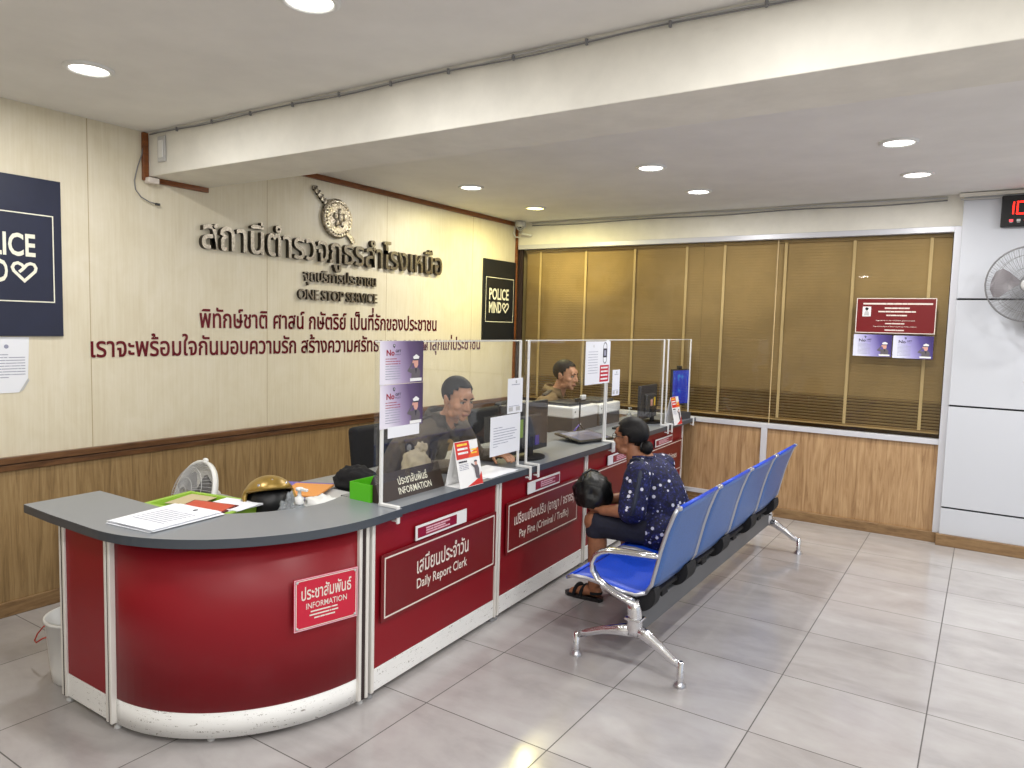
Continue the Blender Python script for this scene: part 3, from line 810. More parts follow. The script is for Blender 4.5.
# main worktop
def plan(pts): return [(p[0], p[1]) for p in pts]
t = thing('worktop', 'long grey worktop running over the four straight counter units', 'worktop', (2.0, -2.2, HT))
wp = [(2.205, -4.262), (2.072, -.035), (1.55, -.035), (1.55, -3.05), (1.80, -3.10), (1.84, -4.26)]
b = MB(); b.prism(wp, HB, HT, 'worktop', side='worktop_edge'); b.build('top', t)
# inner low desk
t = thing('desk', 'low grey inner desk behind the straight counter', 'desk', (1.5, -2.4, 0))
MB().box((1.50, -2.18, .72), (.66, 4.06, .025), 'deskwood', bev=.003).build('top', t)
for y in (-4.18, -2.9, -1.72, -.5): MB().box((1.5, y, .354), (.6, .022, .707), 'deskwood').build('support_panel', t)

# curved information counter
EC = (1.53, -4.45)
def arc(rx, ry, c=EC, a0=-90, a1=0, n=26): return [(c[0]+rx*math.cos(math.radians(a0+(a1-a0)*i/n)), c[1]+ry*math.sin(math.radians(a0+(a1-a0)*i/n))) for i in range(n+1)]
t = thing('curved_counter', 'curved red information counter with white kick plate at the near left', 'counter', (1.8, -4.8, 0))
def wallstrip(pts, th, z0, z1, m, name, par):
    """upright panel following a plan line, given its thickness inwards"""
    n = len(pts); b = MB(); inner = []
    for i in range(n):
        d = (V(pts[min(i+1, n-1)])-V(pts[max(i-1, 0)])).normalized(); q = V((-d.y, d.x)); inner.append((pts[i][0]+q.x*th, pts[i][1]+q.y*th))
    vs = [(p[0], p[1], z) for z in (z0, z1) for p in pts]+[(p[0], p[1], z) for z in (z0, z1) for p in inner]
    f = []
    for i in range(n-1):
        f += [(i, i+1, n+i+1, n+i), (2*n+i+1, 2*n+i, 3*n+i, 3*n+i+1), (n+i, n+i+1, 3*n+i+1, 3*n+i), (i+1, i, 2*n+i, 2*n+i+1)]
    f += [(0, n, 3*n, 2*n), (n-1, 2*n+n-1, 3*n+n-1, 2*n-1)]
    b.raw(vs, f, m, smooth=True)
    for fc_ in b.bm.faces:
        if abs(fc_.normal.z) > .9 or len(pts) < 3: fc_.smooth = False
    return b.build(name, par)
cpts = arc(.645, .70)
wallstrip(cpts, .03, .125, HB, 'red', 'curved_panel', t)
wallstrip(arc(.647, .702), .03, .024, .123, 'kick', 'curved_kick_plate', t)
MB().box((1.338, -5.143, .455), (.33, .03, .66), 'red', bev=.002).build('side_panel', t)
MB().box((1.338, -5.144, .075), (.33, .032, .098), 'kick', bev=.002).build('side_kick_plate', t)
for x, y, a in ((1.146, -5.148, 0), (1.174, -5.150, 0), (1.504, -5.152, 0), (1.533, -5.154, 0), (2.172, -4.475, PI/2), (2.174, -4.437, PI/2)):
    MB().box((0, 0, .405), (.017, .036, .76), 'post', T(x, y, 0) @ RZ(a), bev=.004).build('post', t)
b = MB(); b.box((1.160, -5.150, .405), (.014, .03, .76), 'darkgroove'); b.box((1.5185, -5.152, .405), (.014, .03, .76), 'darkgroove'); b.box((2.172, -4.456, .405), (.03, .02, .76), 'darkgroove'); b.build('groove_strip', t)
for x, y in ((1.165, -5.145), (1.53, -5.14), (1.90, -4.98), (2.16, -4.45)):
    MB().lathe([(.015, 0), (.015, .01), (.009, .012), (.009, .03)], 'lgrey', T(x, y, 0), 12).build('foot', t)
t = thing('worktop', 'curved grey worktop with dark edge on the information counter', 'worktop', (1.8, -4.9, HT))
outer = [(.955, -5.215)]+[(x, -5.225) for x in (1.2, 1.4)]+arc(.705, .775)+[(2.225, -4.265)]
inner = [(1.855, -4.265), (1.89, -4.40)]+[p for p in arc(.43, .49, (1.46, -4.40), 0, -90, 14)][1:]+[(.945, -4.895)]
b = MB(); b.prism(outer+inner, HB, HT, 'worktop', side='worktop_edge', smooth_side=False); b.build('top', t)
t = thing('desk', 'low inner desk behind the curved counter, holding the green basket', 'desk', (1.3, -4.6, 0))
MB().box((1.32, -4.55, .67), (.86, .62, .025), 'deskwood', bev=.003).build('top', t)
for x in (.92, 1.72): MB().box((x, -4.55, .329), (.022, .58, .657), 'deskwood').build('support_panel', t)

# ---------------------------------------------------------------- signs on the counters
def holder(u0, u1, z0, z1, label, bare):
    """white plate holder with a red name strip; bare = side where the white backing shows"""
    t = thing('name_plate', label, 'name plate', cp((u0+u1)/2, .012, z0)); X = CF @ T(u0, z0, .012)
    w, h = u1-u0, z1-z0
    MB().box((w/2, h/2, .003), (w, h, .006), 'white', X, bev=.001).build('holder', t)
    k = .09 if bare else .012
    x0 = k if bare == 'L' else .012; x1 = w-k if bare == 'R' else w-.012
    b = MB(); b.box(((x0+x1)/2, h/2, .0072), (x1-x0, h-.022, .002), 'signred2', X); t = b.build('strip', t)
    b = MB(); 
    for k in range(3): b.greek(X, x0+.06, h*(.62-.17*k), (x1-x0)*(.62 if k != 1 else .5), .0075, 'pinkink', .0086, 4)
    b.build('lettering', t)
M['signred2'] = mat('magenta_red_strip', (140, 18, 44), .3); M['pinkink'] = mat('pale_pink_ink', (226, 178, 190), .5)
holder(.29, .70, .632, .700, 'name plate on the near straight unit, white gap at its right end', 'R')
holder(1.33, 1.735, .652, .722, 'name plate above the Pay Fine sign, white gap at its left end', 'L')
holder(2.50, 2.90, .640, .712, 'name plate half hidden in front of the seated woman\'s chin', 'L')
holder(3.50, 3.93, .640, .705, 'name plate on the far unit above the Crimes sign', '')
def plate(u0, u1, z0, z1, label, lines, hook=True):
    t = thing('counter_sign', label, 'sign', cp((u0+u1)/2, .012, z0)); w, h = u1-u0, z1-z0; X = CF @ T(u0, z0, .012)
    t = MB().box((w/2, h/2, .003), (w, h, .006), 'signdark', X, bev=.001).build('plate', t)
    b = MB(); b.rect(X, .022, .018, w-.044, h-.036, .0075, 'offwhite', .0068); b.build('border', t)
    b = MB()
    for body, x, y, ww, hh, bold in lines: b.text(body, X, (x, y, ww, hh), 'offwhite', .007, bold, 3)
    b.build('lettering', t)
plate(.055, .985, .325, .625, 'maroon sign reading Daily Report Clerk in white', [('เสมียนประจำวัน', .245, .150, .42, .085, .012), ('Daily Report Clerk', .245, .065, .41, .062, .012)])
plate(1.095, 2.015, .350, .645, 'maroon sign reading Pay Fine (Criminal / Traffic) in white', [('เปรียบเทียบปรับ (อาญา / จราจร)', .085, .135, .77, .085, .012), ('Pay Fine (Criminal / Traffic)', .145, .055, .63, .062, .012)])
plate(2.215, 3.15, .350, .645, 'maroon sign partly hidden behind the woman and her black bag', [])
plate(3.27, 4.215, .350, .640, 'maroon sign at the far end of which only Crimes shows', [('y Crimes', .50, .115, .30, .075, .012)])
# INFORMATION plaque on the curved counter (bent to the curve)
def curve_frame(y):
    s = (y-EC[1])/.70; a = math.asin(max(-1, min(0, s))); p = (EC[0]+.645*math.cos(a), EC[1]+.70*math.sin(a))
    d = V((-.645*math.sin(a), .70*math.cos(a))).normalized(); return p, d
p0, _ = curve_frame(-4.765); p1, _ = curve_frame(-4.500)
X = frame((p0[0]+.022, p0[1]-.012, .415), (p1[0]-p0[0], p1[1]-p0[1], 0), (0, 0, 1)); w = (V(p1)-V(p0)).length+.005
t = thing('counter_sign', 'bright crimson INFORMATION plaque screwed to the curved counter', 'sign', X @ V((w/2, 0, 0)))
t = MB().box((w/2, .104, .003), (w, .208, .008), 'signred', X, bev=.001).build('plate', t)
b = MB(); b.rect(X, .008, .008, w-.016, .192, .0035, 'offwhite', .0078)
b.rect(X, .002, .002, w-.004, .204, .004, 'pinkink', .0078); b.build('border', t)
b = MB(); b.text('ประชาสัมพันธ์', X, (.03, .120, w-.06, .056), 'offwhite', .008, .014, 3); b.text('INFORMATION', X, (.05, .082, w-.10, .024), 'offwhite', .008, .008, 2)
for k, ww in ((0, .14), (1, .15), (2, .11)): b.greek(X, (w-ww)/2, .066-.014*k, ww*.85, .006, 'offwhite', .008, 3)
b.build('lettering', t)
for x in (.012, w-.012):
    for y in (.012, .196): MB().ell((x, y, .008), (.006, .006, .004), 'lgrey', X, 10, 6).build('screw', t)

# ---------------------------------------------------------------- acrylic screens
SA = V((2.11, -4.3)); SB = V((2.02, 0.)); SU = (SB-SA).normalized(); SN = V((SU.y, -SU.x))
def sp(y, n=0., z=0.): k = (y-SA.y)/SU.y; p = SA+SU*k+SN*n; return V((p.x, p.y, z))
SF = frame(sp(-4.3), (SU.x, SU.y, 0), (0, 0, 1))
def sx(y): return (y+4.3)/SU.y
def fx(y): return 2.205+(y+4.262)*(2.072-2.205)/4.227            # worktop front edge
def screen(y0, y1, ya, yb, label, only=None):
    t = thing('acrylic_screen', label, 'screen', sp((y0+y1)/2, 0, HT), 'clear acrylic counter screens')
    x0, x1 = sx(y0), sx(y1); zb, zt = .915, 1.545
    MB().box(((x0+x1)/2, (zb+zt)/2, 0), (x1-x0, zt-zb, .005), 'acrylic', SF).build('sheet', t)
    b = MB()
    for z in (zt,): b.box(((x0+x1)/2, z-.002, 0), (x1-x0, .007, .007), 'acrylic_edge', SF)
    b.build('top_edge', t)
    for y, tall in ((ya, 1), (yb, 1)):
        if y is None: continue
        q = sp(y); X = frame((q.x, y, 0), (SU.x, SU.y, 0), (0, 0, 1)); n = fx(y)-q.x+.012
        b = MB(); b.box((0, (HT+zt)/2, .008), (.017, zt-HT, .010), 'whiteplastic', X, bev=.002)
        b.box((0, HT+.007, n/2), (.017, .013, n), 'whiteplastic', X, bev=.002)
        b.box((0, HT-.026, n), (.017, .078, .010), 'whiteplastic', X, bev=.002)
        b.box((0, HB-.018, n-.015), (.017, .008, .03), 'whiteplastic', X, bev=.002)
        b.build('bracket', t)
screen(-4.325, -3.125, -4.287, -3.140, 'clear acrylic screen nearest the curved counter, two violet posters on it')
screen(-3.075, -1.945, -3.048, -1.985, 'clear acrylic screen in front of the officer at the printers')
screen(-1.965, -.815, -1.958, -.835, 'clear acrylic screen in front of the black monitor with stickers')
screen(-.765, -.135, -.735, -.150, 'short clear acrylic screen at the far end of the counter')

def onscreen(y, z): return SF @ T(sx(y), z, .0165)
gift_poster(onscreen(-4.315, 1.355), .293, .190, 'upper violet No Gift poster on the nearest acrylic screen', 'gift', sp(-4.17, .0, 1.355))
gift_poster(onscreen(-4.312, 1.160), .293, .193, 'lower violet No Gift poster on the nearest acrylic screen', 'gift', sp(-4.17, .0, 1.16))
t = thing('paper_strip', 'blank white paper strip stuck below the lower violet poster', 'paper', sp(-4.15, .004, 1.11))
MB().box((.107, .025, .001), (.215, .05, .0015), 'paper', onscreen(-4.258, 1.115)).build('sheet', t)
def notice(y0, z0, w, h, label, name='paper_notice', tilt=0):
    t = thing(name, label, 'notice', sp(y0+w/2, .004, z0)); X = onscreen(y0, z0) @ RZ(tilt)
    MB().box((w/2, h/2, .001), (w, h, .0015), 'paper', X).build('sheet', t); return t, X
t, X = notice(-3.444, .917, .305, .215, 'white typed A4 notice low on the first acrylic screen')
b = MB()
for k in range(8): b.greek(X, .03 if k else .03, .150-.0145*k, (.09, .22, .24, .22, .20, .23, .15, .05)[k], .0035, 'greyink', .0022, 6)
b.build('print', t)
def payment(y0, z0, w, h, label):
    t, X = notice(y0, z0, w, h, label, 'payment_card')
    b = MB(); crest(b, X, w*.55, h*.90, .010, 'grey', .0022); b.greek(X, w*.25, h*.81, w*.55, .004, 'greyink', .0022, 3)
    b.strip(X, w*.08, h*.06, w*.28, h*.12, 'lgrey', .0022); b.strip(X, w*.56, h*.06, w*.28, h*.12, 'lgrey', .0022); b.greek(X, w*.1, h*.20, w*.7, .003, 'greyink', .0022, 3); b.build('print', t)
payment(-3.280, 1.137, .158, .196, 'small white payment card above the typed A4 notice')
payment(-1.885, 1.143, .128, .186, 'small white payment card beside the mask notice')
t, X = notice(-2.328, 1.243, .388, .292, 'large white notice with black face mask and red box')
b = MB()
for k in range(9): b.greek(X, .04, .22-.018*k, .15, .003, 'greyink', .0022, 5)
crest(b, X, .12, .26, .012, 'lgrey', .0022); b.build('print', t)
b = MB(); b.strip(X, .225, .012, .145, .115, 'signred', .0022)
for k in range(4): b.greek(X, .24, .103-.026*k, .115, .012, 'white', .0030, 3)
b.build('red_box', t)
b = MB(); b.strip(X, .268, .180, .066, .062, 'darkink', .0022); b.strip(X, .285, .192, .032, .038, 'greyink', .0028)
for s in (1, -1): b.line(X, [(.272, .211+s*.030), (.276, .211+s*.055), (.290, .211+s*.070), (.312, .211+s*.070), (.326, .211+s*.055), (.330, .211+s*.030)], .006, 'darkink', .0022)
b.build('mask_picture', t)

# ================================================================ BENCH
t = thing('waiting_bench', 'four seat blue perforated metal waiting bench with chrome legs', 'bench', (2.97, -2.25, 0))
prof = [(2.615, .372), (2.64, .385), (2.72, .388), (2.82, .378), (2.92, .364), (2.985, .362), (3.035, .385), (3.062, .43), (3.08, .51), (3.10, .60), (3.125, .69), (3.155, .775), (3.172, .81)]
def shell(b, pr_, y0, y1, m, th=.004, ny=6, dish=.008):
    n = len(pr_); vs = []
    nr = []
    for i in range(n):
        d = (V(pr_[min(i+1, n-1)])-V(pr_[max(i-1, 0)])).normalized(); nr.append(V((-d.y, d.x)))
    for s in (0, 1):
        for i in range(n):
            for j in range(ny+1):
                f = j/ny; k = -dish*(1-(2*f-1)**2)+(0 if s == 0 else -th)
                p = V(pr_[i])+nr[i]*k; vs.append((p.x, y0+(y1-y0)*f, p.y))
    w = ny+1; N = n*w; fs = []
    for i in range(n-1):
        for j in range(ny):
            a = i*w+j; fs.append((a, a+1, a+w+1, a+w)); fs.append((N+a, N+a+w, N+a+w+1, N+a+1))
    ring = [j for j in range(w)]+[i*w+ny for i in range(1, n)]+[(n-1)*w+j for j in range(ny-1, -1, -1)]+[i*w for i in range(n-2, 0, -1)]
    for q in range(len(ring)):
        a, c = ring[q], ring[(q+1) % len(ring)]; fs.append((c, a, N+a, N+c))
    b.raw(vs, fs, m, smooth=True)
for k in range(4):
    y0 = -3.455+k*.607; y1 = y0+.588
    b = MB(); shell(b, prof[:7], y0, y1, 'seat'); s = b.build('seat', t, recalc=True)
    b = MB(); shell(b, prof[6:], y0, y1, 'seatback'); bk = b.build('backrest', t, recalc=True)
    for par, pp_ in ((s, prof[:7]), (bk, prof[6:])):
        for y in (y0, y1):
            MB().tube([(p[0], y, p[1]) for p in pp_], .0095, 'rim', 8).build('rim', par)
    MB().tube([(3.172, y0, .81), (3.176, (y0+y1)/2, .812), (3.172, y1, .81)], .0095, 'seat', 8).build('rim', bk)
    MB().tube([(2.615, y0, .372), (2.60, (y0+y1)/2, .366), (2.615, y1, .372)], .0095, 'seat', 8).build('rim', s)
    for y in (y0+.012, y1-.012): MB().box((3.176, y, .811), (.026, .026, .02), 'chrome_soft', bev=.006).build('corner_cap', bk)
    # black moulded bracket below each seat back
    b = MB(); pts = [(.085*math.cos(a), .085*math.sin(a)) for a in [(-.80+.95*i/14)*PI for i in range(15)]]
    Y = frame((2.995, y1-.02, .37), (1, 0, 0), (0, 0, 1)); b.prism(pts, -.01, .12, 'blacksoft', Y); b.build('bracket', t)
    b = MB(); b.box((2.93, (y0+y1)/2, .335), (.20, .30, .02), 'blacksoft', bev=.004).box((2.97, (y0+y1)/2, .31), (.10, .08, .05), 'blacksoft', bev=.004); b.build('seat_mount', t)
Y = frame((2.995, -3.395, .37), (1, 0, 0), (0, 0, 1)); MB().prism(pts, -.01, .05, 'blacksoft', Y).build('bracket', t)
b = MB(); b.box((2.985, -2.25, .235), (.06, 2.44, .11), 'beam_steel', bev=.006); b.build('beam', t)
for y, s in ((-3.49, -1), (-1.03, 1)):
    b = MB()
    b.tube([(2.99, y, .35), (2.995, y, .31), (3.0, y, .26), (3.0, y, .215), (3.0, y, .185)], [.028, .034, .036, .040, .036], 'chrome', 14, squash=(1, .85))
    b.box((3.0, y, .265), (.084, .075, .014), 'chrome', bev=.006)
    b.tube([(3.01, y, .21), (3.06, y, .195), (3.13, y, .155), (3.195, y, .112), (3.232, y, .10)], [.034, .030, .024, .020, .018], 'chrome', 12, squash=(1., .8))
    b.tube([(2.985, y, .205), (2.92, y, .19), (2.84, y, .168), (2.76, y, .135), (2.70, y, .106)], [.034, .028, .021, .018, .016], 'chrome', 12, squash=(1., .8))
    lg = b.build('leg_frame', t)
    for x in (3.232, 2.695):
        b = MB(); b.lathe([(.016, .02), (.016, .115), (.010, .12)], 'chrome', T(x, y, 0), 14); b.lathe([(.026, 0), (.026, .012), (.018, .018), (.016, .03)], 'chrome_soft', T(x, y, 0), 16); b.build('foot', lg)
    arm = [(3.0, .335), (2.955, .345), (2.90, .362), (2.845, .385), (2.80, .412), (2.772, .45), (2.768, .49), (2.785, .527), (2.815, .55), (2.86, .565), (2.93, .572), (3.01, .577), (3.085, .582), (3.10, .582)]
    b = MB(); b.tube([(x, y, z) for x, z in arm], [.026, .023, .021, .020, .019, .019, .019, .020, .021, .022, .021, .020, .019, .012], 'chrome', 12, squash=(.72, 1.15)); b.build('armrest', t)

# ================================================================ THINGS ON AND BEHIND THE COUNTER
def sheet(b, cx_, cy_, z, w, h, rot, m='paper', th=.0012, curl=.0):
    X = T(cx_, cy_, z) @ RZ(rot)
    if not curl: b.box((0, 0, th/2), (w, h, th), m, X)
    else:
        n = 8; vs = []
        for i in range(n+1):
            f = i/n; zz = curl*max(0, f-.6)**2*6
            vs += [(-w/2+w*f, -h/2, zz), (-w/2+w*f, h/2, zz+curl*.4)]
        vs += [(v[0], v[1], v[2]+th) for v in vs]
        N = 2*(n+1); fs = []
        for i in range(n): a = 2*i; fs += [(a, a+1, a+3, a+2), (N+a, N+a+2, N+a+3, N+a+1), (a, a+2, N+a+2, N+a), (a+1, N+a+1, N+a+3, a+3)]
        fs += [(0, N, N+1, 1), (2*n, 2*n+1, N+2*n+1, N+2*n)]
        b.raw(vs, fs, m, X)
    return b
t = thing('paper_stack', 'white stack of printed forms lying on the curved worktop', 'papers', (1.62, -4.97, HT))
for k, (dx, dy, r) in enumerate(((0, -.01, .12), (.02, .005, .06), (-.012, 0, .16), (.01, -.004, .1))):
    b = MB(); sheet(b, 1.605+dx, -4.975+dy, HT+.001+.003*k, .25, .32, r, 'paper', .0024); o = b.build('sheet', t)
b = MB(); X = T(1.615, -4.979, HT+.0132) @ RZ(.1)
for k in range(8): b.greek(X, -.10, .06-.02*k, .19, .004, 'greyink', .0004, 5)
crest(b, X, .02, .12, .014, 'darkink', .0004); b.build('print', t)
# lime basket
t = thing('basket', 'open lime green plastic basket holding papers behind the curved worktop', 'basket', (1.42, -4.68, .683))
X = T(1.42, -4.68, .683) @ RZ(.2)
def tray(b, X, w, d, h, m, fl=.03, th=.005):
    w2, d2 = w/2, d/2; o = [(-w2+fl, -d2+fl), (w2-fl, -d2+fl), (w2-fl, d2-fl), (-w2+fl, d2-fl)]; r = [(-w2, -d2), (w2, -d2), (w2, d2), (-w2, d2)]
    e = [(x*(1+.02/w2*1.0), y*(1+.02/d2)) for x, y in r]
    i_ = [(x*.97, y*.97) for x, y in r]; oi = [(x*.96, y*.96) for x, y in o]
    vs = [(*p, 0) for p in o]+[(*p, h-.004) for p in r]+[(*p, h-.004) for p in e]+[(*p, h) for p in e]+[(*p, h) for p in i_]+[(*p, th) for p in oi]
    fs = [(3, 2, 1, 0), (20, 21, 22, 23)]
    for L in range(5):
        for k in range(4): fs.append((L*4+k, L*4+(k+1) % 4, L*4+4+(k+1) % 4, L*4+4+k))
    b.raw(vs, fs, m, X); return b
b = tray(MB(), X, .42, .24, .115, 'basket'); b.build('body', t, recalc=True)
b = MB()
for k in range(12): b.box((-.17+.031*k, -.115, .06), (.014, .006, .05), 'basket', X)
b.build('slots', t)
t = thing('folder', 'red brown document folder leaning in the green basket', 'folder', (1.45, -4.72, .79))
X = T(1.50, -4.735, .797) @ RZ(.25) @ RX(.10)
b = MB(); b.box((0, 0, .0), (.24, .15, .004), 'folder_edge', X, bev=.001); b.box((0, 0, .003), (.215, .13, .003), 'folder', X); b.build('cover', t)
t = thing('card_sheet', 'brown card lying over the left end of the green basket', 'card', (1.31, -4.68, .8))
b = MB(); b.box((0, 0, 0), (.15, .19, .003), 'card', T(1.31, -4.665, .792) @ RZ(.35)); b.build('sheet', t)
t = thing('paper_stack', 'white sheets sticking out of the right end of the green basket', 'papers', (1.54, -4.62, .8))
for k in range(3):
    b = MB(); sheet(b, 1.535+.004*k, -4.625, .793+.003*k, .21, .17, .12+.06*k, 'paper', .002); b.build('sheet', t)
# floor fan behind the desk
t = thing('pedestal_fan', 'white wire cage fan peeping over the green basket', 'fan', (.72, -4.25, 0))
X = T(.715, -4.27, .65) @ align((-.1, -1, .35))
b = MB(); cage(b, X, .185, .075, 'lgrey', 52, .0011); b.build('front_grille', t)
b = MB(); cage(b, X @ Matrix.Diagonal((1, 1, -1, 1)), .185, .06, 'whiteplastic', 44, .0012); b.build('rear_grille', t)
MB().lathe([(.178, -.018), (.192, -.018), (.194, .012), (.18, .014), (.178, -.018)], 'whiteplastic', X, 40).build('rim', t)
MB().ell((0, 0, 0), (.02, .014, .014), 'whiteplastic', X @ T(0, .196, 0)).build('clip', t)
b = MB(); blades(b, X, .165, 'grey'); b.build('blades', t)
MB().lathe([(.0001, -.14), (.05, -.13), (.055, -.05), (.02, -.03), (.02, .03)], 'whiteplastic', X, 16).build('motor', t)
b = MB(); b.tube([(.74, -4.17, .60), (.74, -4.15, .03)], .014, 'whiteplastic', 10); b.build('pole', t)
MB().lathe([(.17, 0), (.165, .02), (.03, .035), (.0001, .036)], 'whiteplastic', T(.74, -4.15, 0), 24).build('base', t)
# gold helmet
t = thing('helmet', 'gold open face motorcycle helmet behind the curved worktop', 'helmet', (1.62, -4.43, .683))
X = T(1.575, -4.455, .785) @ RZ(1.15) @ RX(-.30)
bm = bmesh.new(); bmesh.ops.create_uvsphere(bm, u_segments=36, v_segments=22, radius=1., matrix=Matrix.Diagonal((.122, .142, .122, 1)))
bad = [f for f in bm.faces if (lambda c: c.z < -.075 or (c.y < -.015 and c.z < .05) )(f.calc_center_median())]
bmesh.ops.delete(bm, geom=bad, context='FACES')
me = bpy.data.meshes.new('shell'); bm.to_mesh(me); bm.free(); me.materials.append(M['gold']); me.materials.append(M['black']); me.transform(X)
for p in me.polygons: p.use_smooth = True
o = put(me, 'shell', t); sm = o.modifiers.new('thick', 'SOLIDIFY'); sm.thickness = .016; sm.offset = -1; sm.material_offset = 1
b = MB(); b.ell((0, .012, -.005), (.098, .105, .095), 'black', X, 18, 12); b.build('lining', t)
b = MB()
for s in (1, -1): b.ell((s*.118, -.005, .01), (.008, .014, .014), 'chrome_soft', X, 10, 6)
for x in (-.06, 0, .06): b.ell((x, -.088, .088-abs(x)*.3), (.008, .008, .008), 'chrome_soft', X, 10, 6)
b.build('stud', t)
def crumple(name, label, cat, c, r, m, amp=.35, seed=1, flat=True):
    random.seed(seed); bm = bmesh.new(); bmesh.ops.create_icosphere(bm, subdivisions=4, radius=1.)
    from mathutils import noise
    for v in bm.verts:
        n = noise.noise(v.co*2.3+V((seed*3.1, 0, 0)))+.6*noise.noise(v.co*5.1+V((0, seed, 0)))
        k = 1+amp*n; z = v.co.z*k
        if flat and z < -.55: z = -.55
        v.co = V((v.co.x*k*r[0], v.co.y*k*r[1], z*r[2]))
    me = bpy.data.meshes.new(name); bm.to_mesh(me); bm.free(); me.materials.append(M[m]); me.transform(T(*c))
    for p in me.polygons: p.use_smooth = True
    return me
t = thing('plastic_bag', 'crumpled clear plastic bag in front of the gold helmet', 'bag', (1.77, -4.49, .683)); put(crumple('film', '', '', (1.79, -4.50, .75), (.05, .055, .10), 'bottle', .5, 3), 'film', t)
def pump(x, y, z0, s, label):
    t = thing('sanitizer_bottle', label, 'bottle', (x, y, z0)); X = T(x, y, z0) @ Matrix.Diagonal((s, s, s, 1))
    MB().lathe([(.024, 0), (.026, .004), (.026, .075), (.022, .092), (.010, .1), (.010, .106)], 'bottle', X, 18).build('bottle', t)
    b = MB(); b.lathe([(.012, .104), (.013, .122), (.006, .126), (.005, .142), (.011, .144), (.011, .152), (.0001, .154)], 'whiteplastic', X, 14); b.box((.016, 0, .148), (.036, .010, .008), 'whiteplastic', X, bev=.002); b.build('pump', t)
    MB().lathe([(.0265, .02), (.0265, .06)], 'white', X, 18).build('sticker', t)
pump(1.86, -4.52, .683, 1.45, 'clear pump sanitizer bottle with white top beside the gold helmet')
pump(1.70, -.72, HT, .75, 'small white capped bottle on the counter just above the woman\'s head')
# files, magazines and a white bag on the inner desk
t = thing('magazine', 'purple edged file lying under the orange one on the inner desk', 'file', (1.4, -4.3, .7))
MB().box((0, 0, 0), (.26, .34, .012), 'purple', T(1.44, -4.17, .766) @ RZ(.5), bev=.002).build('cover', t)
t = thing('magazine', 'orange covered file on top of the purple one', 'file', (1.4, -4.3, .71))
MB().box((0, 0, 0), (.20, .26, .010), 'orange_cover', T(1.50, -4.17, .778) @ RZ(.5), bev=.002).build('cover', t)
t = thing('document_tray', 'grey document tray carrying the purple and orange files', 'tray', (1.5, -4.13, .683)); MB().box((1.50, -4.17, .72), (.36, .34, .075), 'lgrey', bev=.006).build('tray', t)
t = thing('plastic_bag', 'crumpled white plastic bag beside the green tray', 'bag', (1.83, -4.32, .683)); put(crumple('film', '', '', (1.80, -4.33, .765), (.12, .07, .055), 'whiteplastic', .3, 5, False), 'film', t)
t = thing('plastic_tray', 'bright green plastic tray at the end of the curved worktop', 'tray', (2.02, -4.22, HT))
gx, gy, gw, gd = 1.985, -4.20, .13, .16
b = MB(); b.box((gx, gy-gd/2, HT+.04), (gw, .004, .08), 'green').box((gx, gy+gd/2, HT+.04), (gw, .004, .08), 'green').box((gx-gw/2, gy, HT+.04), (.004, gd, .08), 'green').box((gx+gw/2, gy, HT+.04), (.004, gd, .08), 'green').box((gx, gy, HT+.004), (gw, gd, .006), 'green'); b.build('body', t)
# desk sign INFORMATION (wedge)
t = thing('desk_sign', 'dark brown INFORMATION desk sign behind the nearest screen bracket', 'sign', (2.09, -4.04, HT))
M['signbrown'] = mat('dark_brown_sign', (50, 36, 30), .4)
q0, q1 = V((2.100, -4.27)), V((2.088, -3.80)); d = (q1-q0).normalized(); nn = V((d.y, -d.x)); L = (q1-q0).length
X = frame((q0.x, q0.y, HT), (d.x, d.y, 0), (-nn.x*.36, -nn.y*.36, 1)); hh = .128
b = MB(); P = [(0, 0, 0), (L, 0, 0), (L, hh, 0), (0, hh, 0)]
wv = [X @ V(p) for p in P]; bk = [V((q0.x-nn.x*.10, q0.y-nn.y*.10, HT)), V((q1.x-nn.x*.10, q1.y-nn.y*.10, HT))]
b.raw([*wv, *bk], [(0, 1, 2, 3), (3, 2, 5, 4), (0, 3, 4), (1, 5, 2), (0, 4, 5, 1)], 'signbrown'); b.build('body', t, recalc=True)
b = MB(); b.text('ประชาสัมพันธ์', X, (.145, .062, .215, .042), 'cream_ink', .0012, .014, 3); b.text('INFORMATION', X, (.135, .018, .24, .032), 'cream_ink', .0012, .012, 2); b.build('lettering', t)
